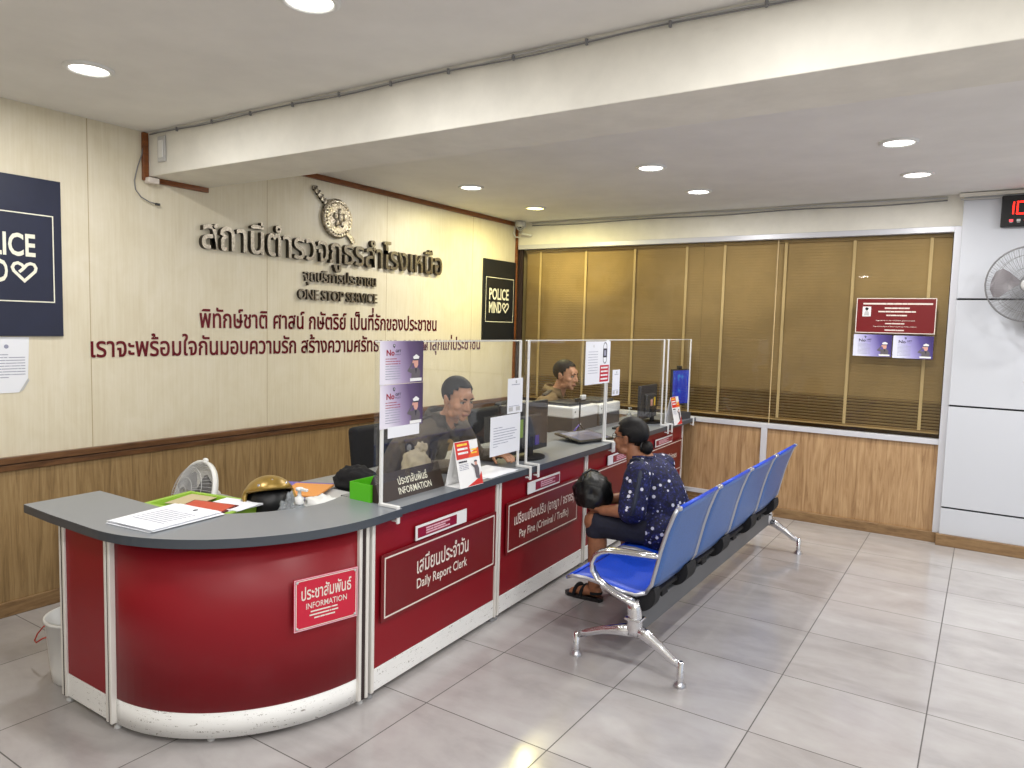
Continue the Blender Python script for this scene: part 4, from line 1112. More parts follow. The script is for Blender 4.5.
# tent cards
def tent(cx_, cy_, rot, w, h, label):
    t = thing('tent_card', label, 'card', (cx_, cy_, HT)); X = T(cx_, cy_, HT) @ RZ(rot)     # printed face looks to local +x
    dp = .10; b = MB()
    sl = frame((dp/2, -w/2, 0), (0, 1, 0), (-dp/2, 0, h)); sl = X @ sl; H = math.hypot(dp/2, h)
    b.box((w/2, H/2, -.001), (w, H, .002), 'white', sl)
    s2 = X @ frame((-dp/2, w/2, 0), (0, -1, 0), (dp/2, 0, h)); b.box((w/2, H/2, -.001), (w, H, .002), 'white', s2)
    b.box((0, 0, .002), (dp-.01, w, .002), 'white', X); b.build('card', t)
    b = MB()
    b.poly(sl, [(.004, H*.62), (w*.66, H*.62), (w*.62, H*.99), (.004, H*.99)], 'redprint', .0012); b.poly(sl, [(w*.5, H*.62), (w*.99, H*.62), (w*.99, H*.82), (w*.62, H*.72)], 'orange', .0014)
    b.poly(sl, [(w*.60, H*.82), (w*.99, H*.82), (w*.99, H*.99), (w*.82, H*.99)], 'white', .0015)
    b.poly(sl, [(w*.30, H*.01), (w*.99, H*.01), (w*.99, H*.28), (w*.86, H*.16), (w*.66, H*.10)], 'redprint', .0012)
    for k, m in ((0, 'yellow'), (1, 'white'), (2, 'white')): b.greek(sl, w*.1, H*(.90-.09*k), w*.44, H*.045, m, .0018, 3)
    for k in range(2): b.greek(sl, w*.66, H*(.77-.07*k), w*.26, H*.03, 'yellow', .0018, 2)
    b.greek(sl, w*.08, H*.54, w*.36, H*.035, 'darkink', .0018, 3)
    for k in range(4): b.greek(sl, w*.08, H*(.49-.035*k), w*.40, H*.012, 'greyink', .0018, 4)
    b.poly(sl, [(w*.72, H*.16), (w*.88, H*.12), (w*.9, H*.36), (w*.86, H*.44), (w*.72, H*.44), (w*.60, H*.50), (w*.58, H*.47), (w*.70, H*.38)], 'greyuni', .0020)
    b.poly(sl, [(w*.74, H*.44), (w*.84, H*.44), (w*.84, H*.52), (w*.74, H*.52)], 'printskin', .0022); b.poly(sl, [(w*.72, H*.51), (w*.86, H*.51), (w*.84, H*.545), (w*.74, H*.545)], 'darkink', .0024)
    b.build('print', t)
tent(2.147, -3.715, -.03, .185, .225, 'white and red folded tent card beside the INFORMATION desk sign')
tent(2.085, -.66, -.05, .16, .235, 'small looking red topped tent card at the far end of the counter')
t = thing('paper_stack', 'white sheets lying on the straight worktop beside the tent card', 'papers', (2.06, -3.38, HT))
for k in range(2):
    b = MB(); sheet(b, 2.05+.01*k, -3.40+.02*k, HT+.001+.002*k, .21, .297, -.05+.12*k, 'paper', .0016); b.build('sheet', t)
t = thing('plastic_bag', 'knotted clear plastic bag with beige contents behind the desk sign', 'bag', (1.93, -3.83, HT))
put(crumple('film', '', '', (1.93, -3.83, .885), (.075, .085, .10), 'clearplastic', .28, 8), 'film', t)
put(crumple('knot', '', '', (1.93, -3.80, .985), (.028, .034, .04), 'clearplastic', .4, 9, False), 'knot', t)
put(crumple('contents', '', '', (1.93, -3.83, .875), (.052, .06, .07), 'card', .2, 4), 'contents', t)
# monitors
def monitor(cx_, cy_, rot, w, h, z0, label, front=False, stickers=None, foot=True):
    t = thing('monitor', label, 'monitor', (cx_, cy_, HT)); X = T(cx_, cy_, HT) @ RZ(rot)      # screen looks to local -x
    hs = MB().box((0, 0, z0+h/2), (.028, w, h), 'screen_black', X, bev=.006).box((.022, 0, z0+h*.45), (.03, w*.55, h*.6), 'dgrey', X, bev=.01).build('housing', t)
    MB().box((-.0145, 0, z0+h/2), (.002, w-.024, h-.03), 'black', X).build('screen', hs)
    MB().box((.045, 0, z0*.5+.05), (.022, .06, z0+.12), 'black', X, bev=.005).build('stand', t)
    b = MB(); n = 20; b.prism([(.03+.10*math.cos(2*PI*k/n), .13*math.sin(2*PI*k/n)) for k in range(n)], 0, .012, 'black', X); b.build('foot', t)
    for k, (y, z, sw, sh, m) in enumerate(stickers or ()):
        MB().box((.0385, y, z), (.002, sw, sh), m, X).build('sticker', hs)
    return t
monitor(1.955, -2.86, .03, .56, .31, .03, 'black monitor seen from behind with a green note, beside the printers', stickers=((-.10, .19, .05, .11, 'stickynote'), (.10, .10, .05, .06, 'purple_blue')))
monitor(1.86, -.70, .05, .42, .29, .035, 'black monitor seen from behind with two small stickers', stickers=((.0, .16, .05, .085, 'printskin'), (.075, .18, .035, .075, 'yellow')))
# kiosk screen facing the public
t = thing('display_screen', 'blue lit upright display screen at the far end of the counter', 'screen', (1.98, -.27, HT)); X = frame((1.964, -.40, HT), (.062, .26, 0), (0, 0, 1))
MB().box((.135, .29, -.012), (.275, .33, .022), 'black', X, bev=.004).build('housing', t)
MB().box((.135, .292, .0), (.25, .30, .003), 'bluescreen', X).build('screen', t)
MB().box((.135, .06, -.03), (.06, .13, .02), 'black', X).build('stand', t); MB().box((.135, .03, -.02), (.25, .06, .12), 'dgrey', X, bev=.006).build('base', t)
MB().box((.12, .468, -.012), (.05, .03, .03), 'black', X, bev=.005).build('webcam', t)
# printers
def printer(y0, y1, x0, x1, z0, z1, label):
    t = thing('printer', label, 'printer', ((x0+x1)/2, (y0+y1)/2, z0), 'printers on the inner desk'); cx_, cy_, w, d = (x0+x1)/2, (y0+y1)/2, x1-x0, y1-y0; h = z1-z0
    MB().box((cx_, cy_, z0+h*.10), (w, d, h*.2), 'whiteplastic', bev=.008).build('base', t)
    MB().box((cx_, cy_, z0+h*.42), (w-.006, d-.006, h*.44), 'dgrey', bev=.006).build('body', t)
    MB().box((cx_, cy_, z0+h*.78), (w, d, h*.30), 'whiteplastic', bev=.012).build('top_cover', t)
    MB().box((cx_-.02, cy_, z1-.01), (w*.8, d*.8, .03), 'dgrey', bev=.008).build('scanner_lid', t)
    b = MB(); b.lathe([(.016, 0), (.016, .003), (.0001, .003)], 'lgrey', T(x1-.003, cy_-d*.22, z0+h*.44) @ RY(PI/2), 14); b.build('badge', t)
    MB().ell((x1, y0+d*.08, z0+h*.80), (.004, .007, .007), 'black', u=10, v=6).build('knob', t)
printer(-1.70, -1.27, 1.39, 1.67, .733, 1.03, 'white and black printer in front of the far officer, left one of two')
printer(-1.24, -.84, 1.39, 1.67, .733, 1.02, 'white and black printer partly behind the screen bracket, right one of two')
# tablet and little tripod
t = thing('tablet', 'black framed tablet lying tilted on the worktop near the woman', 'tablet', (1.93, -1.97, HT)); X = T(1.925, -1.99, HT+.028) @ RZ(-.28) @ RY(.11)
MB().box((0, 0, 0), (.26, .36, .014), 'black', X, bev=.005).build('body', t); MB().box((0, 0, .0075), (.21, .31, .002), mat('glossy_pale_screen', (120, 124, 146), .08, 0, .8), X).build('screen', t)
MB().box((-.10, 0, -.018), (.02, .2, .02), 'black', X).build('stand', t)
t = thing('phone_tripod', 'small black tripod holding a phone camera above the tablet', 'tripod', (1.80, -1.83, HT)); c = V((1.78, -1.80, HT))
MB().tube([c+V((0, 0, .07)), c+V((0, 0, .25))], .007, 'dgrey', 8).build('pole', t)
for a in (.2, 2.3, 4.4): MB().tube([c+V((0, 0, .08)), c+V((.085*math.cos(a), .085*math.sin(a), .004))], .006, 'purple_blue' if a > 4 else 'black', 8).build('leg', t)  # one leg purple-blue: its reflection in the tablet put into the colour
MB().box(tuple(c+V((0, 0, .265))), (.03, .13, .03), 'black', bev=.006).build('clamp', t); MB().box(tuple(c+V((.012, .02, .285))), (.02, .07, .035), 'whiteplastic', bev=.005).build('camera', t)
t = thing('keyboard', 'black keyboard on the worktop beside the woman\'s head', 'keyboard', (1.93, -1.05, HT)); X = T(1.90, -1.15, HT+.008) @ RZ(.0)
MB().box((0, 0, 0), (.14, .38, .016), 'black', X, bev=.004).build('body', t)
b = MB()
for i in range(4):
    for j in range(12): b.box((-.045+.03*i, -.165+.03*j, .010), (.022, .022, .006), 'dgrey', X)
b.build('keys', t)
# office chairs
def chair(x, y, rot, label, arms=True):
    t = thing('office_chair', label, 'chair', (x, y, 0)); X = T(x, y, 0) @ RZ(rot)      # sitter looks to local +x
    b = MB(); b.box((0, 0, .44), (.48, .48, .08), 'blacksoft', X, bev=.03, seg=3); b.build('seat', t)
    b = MB(); b.box((0, 0, 0), (.07, .42, .52), 'blacksoft', X @ T(-.25, 0, .73) @ RY(-.12), bev=.03, seg=3); b.build('backrest', t)
    MB().tube([X @ V(p) for p in ((-.05, 0, .40), (-.24, 0, .41), (-.29, 0, .50), (-.29, 0, .70))], .02, 'black', 8).build('back_support', t)
    MB().tube([X @ V((0, 0, .09)), X @ V((0, 0, .41))], .028, 'black', 10).build('column', t)
    for k in range(5):
        a = 2*PI*k/5; MB().tube([X @ V((.02*math.cos(a), .02*math.sin(a), .09)), X @ V((.27*math.cos(a), .27*math.sin(a), .065))], [.028, .016], 'black', 8).ell((.27*math.cos(a), .27*math.sin(a), .03), (.03, .03, .03), 'black', X, 10, 8).build('leg', t)
    if arms:
        for s in (-1, 1): MB().tube([X @ V(p) for p in ((-.16, s*.26, .42), (-.18, s*.275, .62), (-.10, s*.275, .665), (.14, s*.275, .67), (.19, s*.275, .655))], .022, 'black', 8).build('armrest', t)
chair(1.40, -3.29, .05, 'black office chair the nearest officer sits on')
chair(1.35, -2.02, .1, 'empty black office chair between the two officers', False)
chair(1.17, -1.42, .25, 'black office chair behind the two printers', False)
t = thing('jacket', 'black jacket bunched beside the nearest officer\'s chair', 'jacket', (1.62, -3.92, .7))
me = crumple('cloth', '', '', (1.54, -3.86, .775), (.15, .07, .085), 'blacksoft', .22, 12); put(me, 'cloth', t)
t = thing('box_file', 'grey box file under the black jacket', 'box', (1.58, -3.93, .683)); MB().box((1.56, -3.93, .708), (.3, .22, .05), 'dgrey', bev=.006).build('body', t)
# bucket
t = thing('bucket', 'white plastic bucket on the floor behind the counter end', 'bucket', (.985, -5.0, 0)); X = T(.985, -5.0, 0)
MB().lathe([(.0001, .012), (.115, .012), (.118, 0), (.122, .004), (.128, .05), (.146, .275), (.152, .275), (.152, .288), (.142, .288), (.124, .05), (.11, .02), (.0001, .02)], 'whiteplastic', X, 32).build('body', t)
t = thing('wire_hanger', 'thin red wire handle sticking out beside the white bucket', 'wire', (.80, -5.02, .1))
MB().tube([(.90, -5.09, .235), (.84, -5.10, .22), (.78, -5.10, .17), (.75, -5.10, .13), (.79, -5.11, .135), (.85, -5.11, .17), (.90, -5.09, .19)], .0035, mat('red_wire', (176, 60, 48), .5), 6).build('wire', t)

# ================================================================ PEOPLE
def head_frame(c, fwd, tilt=0., roll=0.):
    """local: x = person's left, y = forward, z = up, origin between the ears"""
    f = V(fwd).normalized(); up = V((0, 0, 1)); l = up.cross(f).normalized(); u = f.cross(l)
    R = Matrix(((l.x, f.x, u.x, 0), (l.y, f.y, u.y, 0), (l.z, f.z, u.z, 0), (0, 0, 0, 1)))
    return T(*c) @ R @ RX(tilt) @ RY(roll)
def head(b, X, s=1., fem=False):
    S = X @ Matrix.Diagonal((s, s, s, 1))
    E_ = lambda c, r: b.ell(c, r, 'white', S, 20, 14)
    E_((0, -.014, .034), (.073, .095, .083)); E_((0, .028, -.022), (.064, .064, .083))
    E_((0, .036, -.078), (.047, .048, .036)); E_((0, .068, -.100), (.022, .018, .016))
    for sx_ in (1, -1):
        E_((sx_*.043, .058, -.030), (.024, .024, .022)); E_((sx_*.076, -.008, -.012), (.009, .020, .032)); E_((sx_*.080, -.014, .008), (.008, .014, .014))
        E_((sx_*.045, .022, -.085), (.018, .03, .022)); E_((sx_*.036, .050, -.062), (.027, .028, .032)); E_((sx_*.030, .082, .020), (.024, .012, .009)); E_((sx_*.013, .094, -.036), (.009, .010, .009))
    E_((0, .078, .030), (.048, .016, .03))
    b.cap(S @ V((0, .088, .008)), S @ V((0, .107, -.032)), .009*s, .0135*s)
    E_((0, .087, -.064), (.023, .012, .0065)); E_((0, .085, -.076), (.020, .012, .007)); E_((0, .082, -.052), (.012, .010, .012))
    b.cap(S @ V((0, -.022, -.05)), S @ V((0, -.045, -.155)), .050*s, .056*s)
def face_bits(par, X, s=1., brow='hair', lips=True):
    S = X @ Matrix.Diagonal((s, s, s, 1))
    for sx_ in (1, -1):
        e = MB().ell((sx_*.031, .078, -.001), (.0145, .010, .0075), 'eyewhite', S, 14, 8).ell((sx_*.031, .0855, -.001), (.0065, .004, .0065), 'iris', S, 10, 6)
        e.cap(S @ V((sx_*.016, .087, .004)), S @ V((sx_*.046, .078, .004)), .0026*s, .002*s, 'iris'); e.build('eye', par)
        MB().tube([S @ V((sx_*.014, .095, .019)), S @ V((sx_*.030, .093, .0245)), S @ V((sx_*.050, .078, .020))], [.0042*s, .0045*s, .002*s], brow, 6).build('eyebrow', par)
    MB().tube([S @ V((-.023, .083, -.071)), S @ V((-.010, .0965, -.069)), S @ V((0, .0985, -.0705)), S @ V((.010, .0965, -.069)), S @ V((.023, .083, -.071))], [.002, .005, .0045, .005, .002], 'lip', 8).build('mouth', par)
def hairshell(par, X, s, m, keep, grow=1.05, name='hair', rough=.0):
    S = X @ Matrix.Diagonal((s, s, s, 1)); bm = bmesh.new()
    bmesh.ops.create_uvsphere(bm, u_segments=40, v_segments=28, radius=1.)
    from mathutils import noise
    for v in bm.verts:
        k = grow+rough*noise.noise(v.co*7); v.co = V((v.co.x*.0745*k, -.014+v.co.y*.096*k, .034+v.co.z*.0845*k))
    bmesh.ops.delete(bm, geom=[f for f in bm.faces if not keep(f.calc_center_median())], context='FACES')
    me = bpy.data.meshes.new(name); bm.to_mesh(me); bm.free(); me.materials.append(M[m]); me.transform(S)
    for p in me.polygons: p.use_smooth = True
    o = put(me, name, par); sm = o.modifiers.new('thick', 'SOLIDIFY'); sm.thickness = .006; sm.offset = -1; return o
def hand(b, w, d, palm, thumb, L=.175, curl=.5, spread=.16):
    """w wrist, d pointing direction, palm = direction the palm faces, thumb = direction of thumb side"""
    w, d = V(w), V(d).normalized(); p = V(palm); p = (p-d*p.dot(d)).normalized(); th = d.cross(p).normalized()
    if th.dot(V(thumb)) < 0: th = -th
    k = L/.175
    for q in (-.028, -.010, .010, .028): b.cap(w+th*q*.6*k, w+d*.088*k+th*q*k, .016*k, .0125*k)
    lens = (.060, .078, .084, .074)
    for q, ln in zip((-.031, -.0105, .0105, .031), lens):
        a = w+d*.088*k+th*q*k; dd = (d+th*q*4*spread).normalized(); c = curl*.55
        for f in (.44, .31, .25):
            dd = (dd*math.cos(c)+p*math.sin(c)).normalized(); e = a+dd*ln*f*k; b.cap(a, e, .0088*k, .0082*k); a = e; c = curl*.8
    a = w+d*.022*k+th*.026*k; dd = (d*.72+th*.62+p*.3).normalized()
    for f, r in ((.045, .0125), (.034, .0105), (.026, .009)):
        e = a+dd*f*k; b.cap(a, e, r*k, r*.9*k); a = e; dd = (dd*.9+d*.35+p*.25).normalized()
def limb(b, P, R, m='white'):
    for i in range(len(P)-1): b.cap(P[i], P[i+1], R[i], R[i+1], m)

def officer(label, hc, fwd, pel, chest, neck, shL, shR, elL, wrL, elR, wrR, skin, uni, tilt, loc, hands=True):
    t = thing('person', label, 'person', loc); X = head_frame(hc, fwd, tilt); hips = V(pel); ch = V(chest); nk = V(neck)
    f = V((V(fwd).x, V(fwd).y, 0)).normalized(); l = V((-f.y, f.x, 0))
    b = MB(); head(b, X, 1.0)
    b.cap(X @ V((0, -.04, -.13)), nk, .054, .056); b.cap(nk-V((0, 0, .04)), ch, .06, .11); b.cap(ch, hips, .12, .125)
    b.cap(ch+l*.09+V((0, 0, .03)), hips+l*.07, .09, .10); b.cap(ch-l*.09+V((0, 0, .03)), hips-l*.07, .09, .10)
    for sh, el, wr, sg in ((shL, elL, wrL, 1), (shR, elR, wrR, -1)):
        b.cap(nk-V((0, 0, .05)), sh, .04, .05); limb(b, [sh, el, wr], [.055, .042, .027])
        if hands: d = (V(wr)-V(el)).normalized(); hand(b, wr, (d+f*.6+V((0, 0, -.1))).normalized(), (0, 0, -1), l*(-sg), curl=.45)
        kn = hips+f*.42+l*sg*.12-V((0, 0, .0)); limb(b, [hips+l*sg*.08, kn, kn-V((0, 0, .40))-f*.04], [.085, .06, .045]); b.cap(kn-V((0, 0, .42))-f*.05, kn-V((0, 0, .44))+f*.13, .04, .035)
    me = voxel(b, .0055, 4, name='body', mats=[skin]); o = put(me, 'body', t)
    face_bits(t, X)
    hairshell(t, X, 1.0, 'hair', lambda c: c.z > (.078 if c.y > .035 else (.045 if c.y > .01 else (.005 if c.y > -.03 else -.045))) - (.0 if abs(c.x) < .05 else .012), 1.025, rough=.01)
    # shirt with collar, shoulder straps, patch and pocket
    b = MB(); b.cap(nk-V((0, 0, .022))-f*.008, ch, .084, .138); b.cap(ch, hips, .142, .145)
    b.cap(ch+l*.09+V((0, 0, .02)), hips+l*.075, .108, .112); b.cap(ch-l*.09+V((0, 0, .02)), hips-l*.075, .108, .112)
    for sh, el, wr in ((shL, elL, wrL), (shR, elR, wrR)):
        b.cap(nk-V((0, 0, .022)), sh, .070, .074); w2 = V(el)+(V(wr)-V(el))*.88; limb(b, [sh, el, w2], [.073, .058, .042])
        b.ell(tuple(V(el)), (.062, .062, .06), 'white')
    me = voxel(b, .007, 5, name='shirt', mats=[uni]); so = put(me, 'shirt', t)
    bv = BVHTree.FromPolygons([tuple(v.co) for v in me.vertices], [tuple(p.vertices) for p in me.polygons]); L = LOC[so.name]
    def on(p, off=.004):
        q, n, *_ = bv.find_nearest(V(p)-L); return q+L+n*off, n
    b = MB(); ring = []
    N = nk+V((0, 0, .030)); n = 22
    for k in range(n):
        a = 2*PI*k/n; o_ = f*math.cos(a)*.082+l*math.sin(a)*.086; ring.append(N+o_+V((0, 0, -.022*math.cos(a)-.004)))
    top = [p+V((0, 0, .034))-(p-N)*.10 for p in ring]; low = [p+(p-N)*.22+V((0, 0, -.022)) for p in ring]
    vs = ring+top+low; fs = []
    for k in range(n):
        if k in (0, n-1): continue
        fs += [(k, (k+1) % n, n+(k+1) % n, n+k), (n+k, n+(k+1) % n, 2*n+(k+1) % n, 2*n+k)]
    b.raw(vs, fs, uni+'d' if uni == 'uni1' else uni, smooth=True); c = b.build('collar', so); sm = c.modifiers.new('thick', 'SOLIDIFY'); sm.thickness = .005
    for sg, sh in ((1, shL), (-1, shR)):
        b = MB(); pts = [on(nk+(V(sh)-nk)*q+V((0, 0, .1)), .004)[0] for q in (.35, .6, .85, 1.05)]
        b.tube(pts, [.022, .022, .022, .018], 'uni1d', 8, squash=(.25, 1)); b.build('shoulder_strap', so)
    pt, nn = on(V(shR)-l*.11+f*.05-V((0, 0, .060))); b = MB(); Y = T(*pt) @ align(nn)
    b.lathe([(.034, -.002), (.034, .002), (.030, .003), (.028, .0025), (.0001, .003)], 'uni1d', Y, 24); b.lathe([(.0001, .0045), (.016, .0045), (.018, .003)], 'grey', Y, 18); b.build('sleeve_patch', so)
    for sg in (1, -1):
        pt, nn = on(ch+f*.2+l*sg*.075+V((0, 0, .015))); b = MB(); Y = T(*pt) @ align(nn)
        b.box((0, 0, 0), (.09, .085, .006), uni, Y, bev=.003); b.build('pocket', so)
    for q in (.0, .25, .5, .75):
        pt, nn = on(nk+(ch-nk)*(.35+q*1.2)+f*.25); MB().lathe([(.0065, -.001), (.0065, .002), (.0001, .0025)], 'uni1d', T(*pt) @ align(nn), 10).build('button', so)
    b = MB()
    for sg in (1, -1):
        kn = hips+f*.42+l*sg*.12; limb(b, [hips+l*sg*.08, kn, kn-V((0, 0, .37))-f*.04], [.115, .078, .066])
    b.cap(hips-l*.06, hips+l*.06, .135, .135); me = voxel(b, .01, 4, name='trousers', mats=['trouser']); put(me, 'trousers', t)
    return t
officer('officer in grey brown uniform with short black hair writing behind the nearest screen',
        (1.795, -3.325, 1.205), (1, -.22, -.10), (1.33, -3.37, .52), (1.53, -3.35, .86), (1.68, -3.335, 1.06), (1.67, -3.15, 1.00), (1.65, -3.50, 1.005),
        (1.76, -3.07, .82), (1.90, -3.10, .862), (1.72, -3.575, .81), (1.93, -3.54, .862), 'skin1', 'uni1', -.12, (1.35, -3.37, 0))
officer('officer in khaki uniform seen above the two printers, looking to the right',
        (1.425, -1.395, 1.235), (1, .02, -.07), (1.12, -1.44, .52), (1.23, -1.43, .86), (1.335, -1.42, 1.075), (1.24, -1.22, 1.0), (1.36, -1.63, 1.0),
        (1.17, -1.16, .80), (1.20, -1.28, .68), (1.22, -1.72, .80), (1.22, -1.56, .68), 'skin2', 'uni2', -.04, (1.12, -1.44, 0), True)

# seated woman with black bag
t = thing('person', 'seated woman in a navy dotted blouse holding a black bag on her lap', 'person', (2.8, -2.6, 0))
f = V((-1, .0, 0)); l = V((0, -1, 0))
hc = V((2.565, -2.635, .985)); X = head_frame(hc, (-1, .10, .03), -.02)
hip = V((2.765, -2.585, .47)); ch = V((2.70, -2.60, .715)); nk = V((2.635, -2.62, .855))
shL, shR = V((2.69, -2.785, .80)), V((2.69, -2.44, .80))
elL, wrL = V((2.685, -2.855, .595)), V((2.50, -2.845, .572)); elR, wrR = V((2.60, -2.43, .60)), V((2.40, -2.62, .575))
knL, anL = V((2.43, -2.795, .485)), V((2.43, -2.775, .085)); knR, anR = V((2.46, -2.45, .485)), V((2.52, -2.46, .085))
b = MB(); head(b, X, .96, True)
b.cap(X @ V((0, -.035, -.12)), nk, .05, .06); b.cap(nk, ch, .075, .13); b.cap(ch, hip, .14, .15)
for sh, el, wr, kn, an, sg in ((shL, elL, wrL, knL, anL, 1), (shR, elR, wrR, knR, anR, -1)):
    b.cap(nk-V((0, 0, .02)), sh, .05, .055); limb(b, [sh, el, wr], [.056, .045, .029])
    hp = hip+l*sg*.10; limb(b, [hp, kn], [.10, .066]); mid = kn+(an-kn)*.32+V((.018, 0, 0)); limb(b, [kn, mid, an], [.062, .058, .037])
    b.cap(an+V((.02, 0, -.03)), an+V((-.06, 0, -.035)), .032, .030); b.cap(an+V((-.06, 0, -.04)), an+V((-.135, -.008*sg, -.052)), .030, .020)
    for q in range(5): b.cap(an+V((-.12, (.024-.012*q)*1.0, -.055)), an+V((-.165+.006*abs(q-1), .028-.014*q, -.060)), .010, .008)
hand(b, wrL, (-1, .12, -.05), (.1, .5, .9), (-.1, .6, .9), .165, .7); hand(b, wrR, (-1, -.75, -.25), (-.3, -.3, .9), (.3, -.8, .5), .165, .75)
me = voxel(b, .0055, 4, name='body', mats=['skin3']); put(me, 'body', t)
face_bits(t, X, .96, 'hairgrey')
S = X @ Matrix.Diagonal((.96, .96, .96, 1))
hairshell(t, X, .96, 'hairgrey', lambda c: c.z > (.072 if c.y > .045 else (.03 if c.y > .015 else (.012 if (c.y > -.03 and abs(c.x) > .05) else (-.02 if c.y > -.055 else -.055)))), 1.055, rough=.01)
b = MB(); b.ell((0, -.118, -.052), (.044, .036, .042), 'hair', S, 18, 12); b.tube([S @ V((.035*math.cos(2*PI*k/16), -.094+.0, -.048+.035*math.sin(2*PI*k/16))) for k in range(16)], .007, 'black', 6, True); b.build('hair_bun', t)
b = MB()
for sg in (1, -1):
    b.tube([S @ V((sg*.033+.022*math.cos(2*PI*k/18), .100-.004*math.cos(2*PI*k/18)**2, -.002+.017*math.sin(2*PI*k/18))) for k in range(18)], .0016, 'dgrey', 6, True)
    b.tube([S @ V((sg*.055, .098, .003)), S @ V((sg*.078, .04, .006)), S @ V((sg*.083, -.012, .002)), S @ V((sg*.081, -.022, -.016))], .0017, 'dgrey', 6)
b.tube([S @ V((-.011, .104, .0)), S @ V((.011, .104, .0))], .0016, 'dgrey', 6); b.build('glasses', t)
# blouse
b = MB(); b.cap(nk-V((0, 0, .035)), ch, .088, .158); b.cap(ch, hip+V((0, 0, .02)), .165, .172); b.cap(ch+V((.03, 0, -.05)), hip+V((.015, 0, .05)), .165, .17)
b.cap(hip+V((.02, -.10, -.0)), hip+V((-.06, -.11, .06)), .10, .10); b.cap(hip+V((.02, .10, -.0)), hip+V((-.06, .11, .06)), .10, .10); b.cap(hip+V((.03, -.1, -.0)), hip+V((.03, .1, -.0)), .13, .13)
for sh, el in ((shL, elL), (shR, elR)): b.cap(nk-V((0, 0, .035)), sh, .066, .078); limb(b, [sh, el+(sh-el)*.06], [.080, .082])
me = voxel(b, .008, 5, name='blouse', mats=['blouse'])
from mathutils import noise
for v in me.vertices:
    v.co += v.normal*(.006*noise.noise(v.co*9)+.004*noise.noise(V((v.co.x*22, v.co.y*8, v.co.z*14))))
me.update(); bl = put(me, 'blouse', t); L = LOC[bl.name]
bv = BVHTree.FromPolygons([tuple(v.co) for v in me.vertices], [tuple(p.vertices) for p in me.polygons])
def on(p, off=.004):
    q, n, *_ = bv.find_nearest(V(p)-L); return q+L+n*off, n
pts = [on(p)[0] for p in ((2.60, -2.75, .88), (2.65, -2.75, .90), (2.70, -2.78, .86), (2.715, -2.83, .80), (2.715, -2.86, .72), (2.71, -2.875, .65), (2.70, -2.88, .60))]
MB().tube(pts, .013, 'strap', 8).build('bag_strap', t)
b = MB(); ring = [on(nk+V((math.cos(2*PI*k/20)*.075, math.sin(2*PI*k/20)*.078, .03)), .002)[0] for k in range(20)]
b.tube(ring, .009, 'blouse', 6, True); b.build('collar', bl)
# skirt to the knees
b = MB()
for kn, sg in ((knL, 1), (knR, -1)): hp = hip+l*sg*.10; limb(b, [hp+V((0, 0, -.0)), kn+(hp-kn)*.12+V((0, 0, -.005))], [.118, .086]); b.cap(kn+(hp-kn)*.10+V((0, 0, -.005)), kn+V((.015, 0, -.05)), .083, .07)
b.cap(hip+V((0, -.1, -.0)), hip+V((0, .1, -.0)), .12, .12); b.cap(hip+V((-.1, 0, -.02)), hip+V((-.36, 0, -.01)), .10, .06)
me = voxel(b, .009, 5, name='skirt', mats=['skirt'])
for v in me.vertices: v.co.z = max(v.co.z, .398-LOC[t.name].z) if v.co.x+LOC[t.name].x > 2.62 else v.co.z
put(me, 'skirt', t)
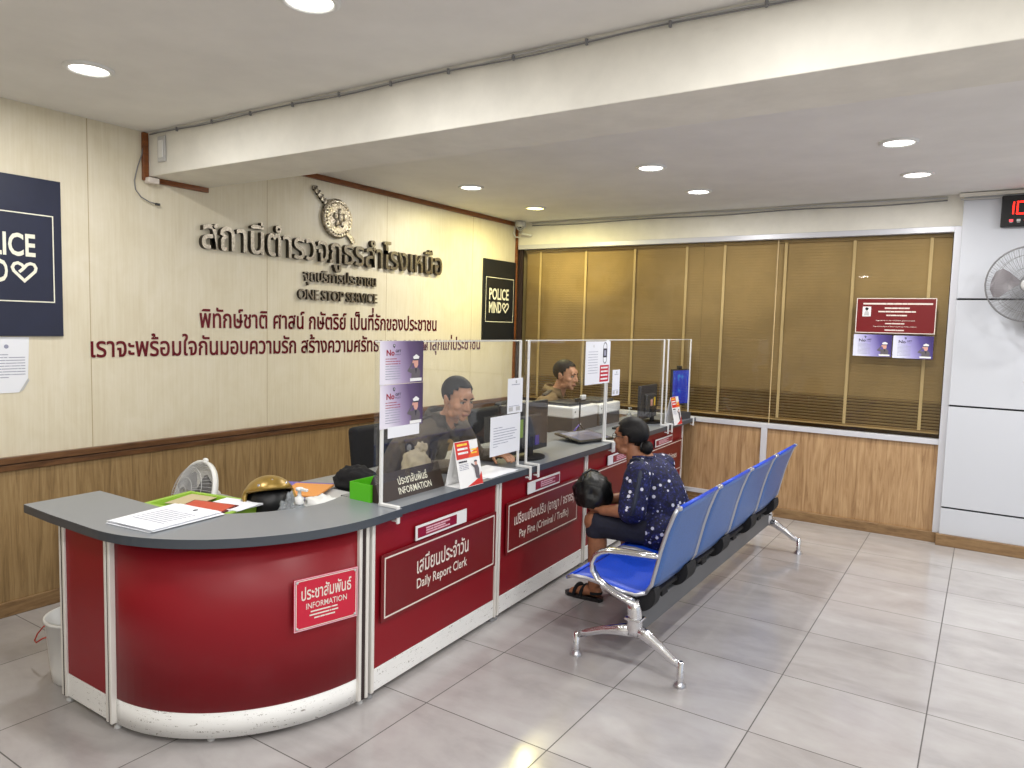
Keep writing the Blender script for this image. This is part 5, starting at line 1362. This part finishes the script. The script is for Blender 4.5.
# sandals
for an, sg in ((anL, 1), (anR, -1)):
    b = MB(); X2 = T(an.x, an.y, 0)
    out = [(.06, 0), (.05, .03), (0, .036), (-.08, .042), (-.15, .040), (-.185, .018), (-.19, -.01), (-.16, -.036), (-.08, -.040), (0, -.034), (.05, -.028)]
    b.prism(out, .0, .022, 'black', X2); b.build('sandal_sole', t)
    b = MB()
    for x in (-.10, -.055):
        b.tube([X2 @ V((x+.012*math.cos(a), .046*math.cos(a), .018+.058*math.sin(a))) for a in [PI*k/10 for k in range(11)]], .014, 'blacksoft', 8, squash=(.35, 1))
    b.tube([X2 @ V((.055*math.sin(a)-.005, .04*math.cos(a), .05)) for a in [PI*k/10 for k in range(11)]], .009, 'blacksoft', 8, squash=(1, .4))
    b.build('sandal_strap', t)
# her bag
t = thing('handbag', 'black crumpled bag held on the seated woman\'s knees', 'bag', (2.41, -2.80, .56))
random.seed(5); me = crumple('pouch', '', '', (2.405, -2.785, .645), (.118, .115, .125), 'bag', .13, 21); put(me, 'pouch', t)
MB().tube([(2.37, -2.86, .725), (2.36, -2.83, .765), (2.375, -2.775, .785), (2.40, -2.73, .77), (2.42, -2.69, .735)], .010, 'black', 8, squash=(.5, 1)).build('handle', t)

# ================================================================ LIGHT, CAMERA
w = bpy.data.worlds.new('daylight'); SC.world = w; w.use_nodes = True
bg = w.node_tree.nodes['Background']; bg.inputs[0].default_value = (.86, .93, 1., 1); bg.inputs[1].default_value = 1.5
cam = bpy.data.cameras.new('camera'); co = bpy.data.objects.new('camera', cam); COL.objects.link(co)
yaw, pitch, roll = 0.57891, -0.08065, 0.02726
cy, sy, cpi, spi = math.cos(yaw), math.sin(yaw), math.cos(pitch), math.sin(pitch)
fw = V((-sy*cpi, cy*cpi, spi)); rt = V((cy, sy, 0)); up = rt.cross(fw); c_, s_ = math.cos(roll), math.sin(roll)
r2, u2 = rt*c_+up*s_, up*c_-rt*s_
co.matrix_world = Matrix(((r2.x, u2.x, -fw.x, 4.31270), (r2.y, u2.y, -fw.y, -6.61460), (r2.z, u2.z, -fw.z, 1.62835), (0, 0, 0, 1)))
cam.sensor_width = 36; cam.lens = 36*726.56052/1024; cam.clip_start = .05
SC.camera = co
SC.view_settings.view_transform = 'Standard'; SC.view_settings.look = 'None'; SC.view_settings.gamma = 1; SC.view_settings.use_curve_mapping = False
SC.view_settings.exposure = -0.8
SC.cycles.use_denoising = True; SC.cycles.max_bounces = 8; SC.cycles.transparent_max_bounces = 24
SC.cycles.sample_clamp_indirect = 6; SC.cycles.caustics_reflective = False; SC.cycles.caustics_refractive = False
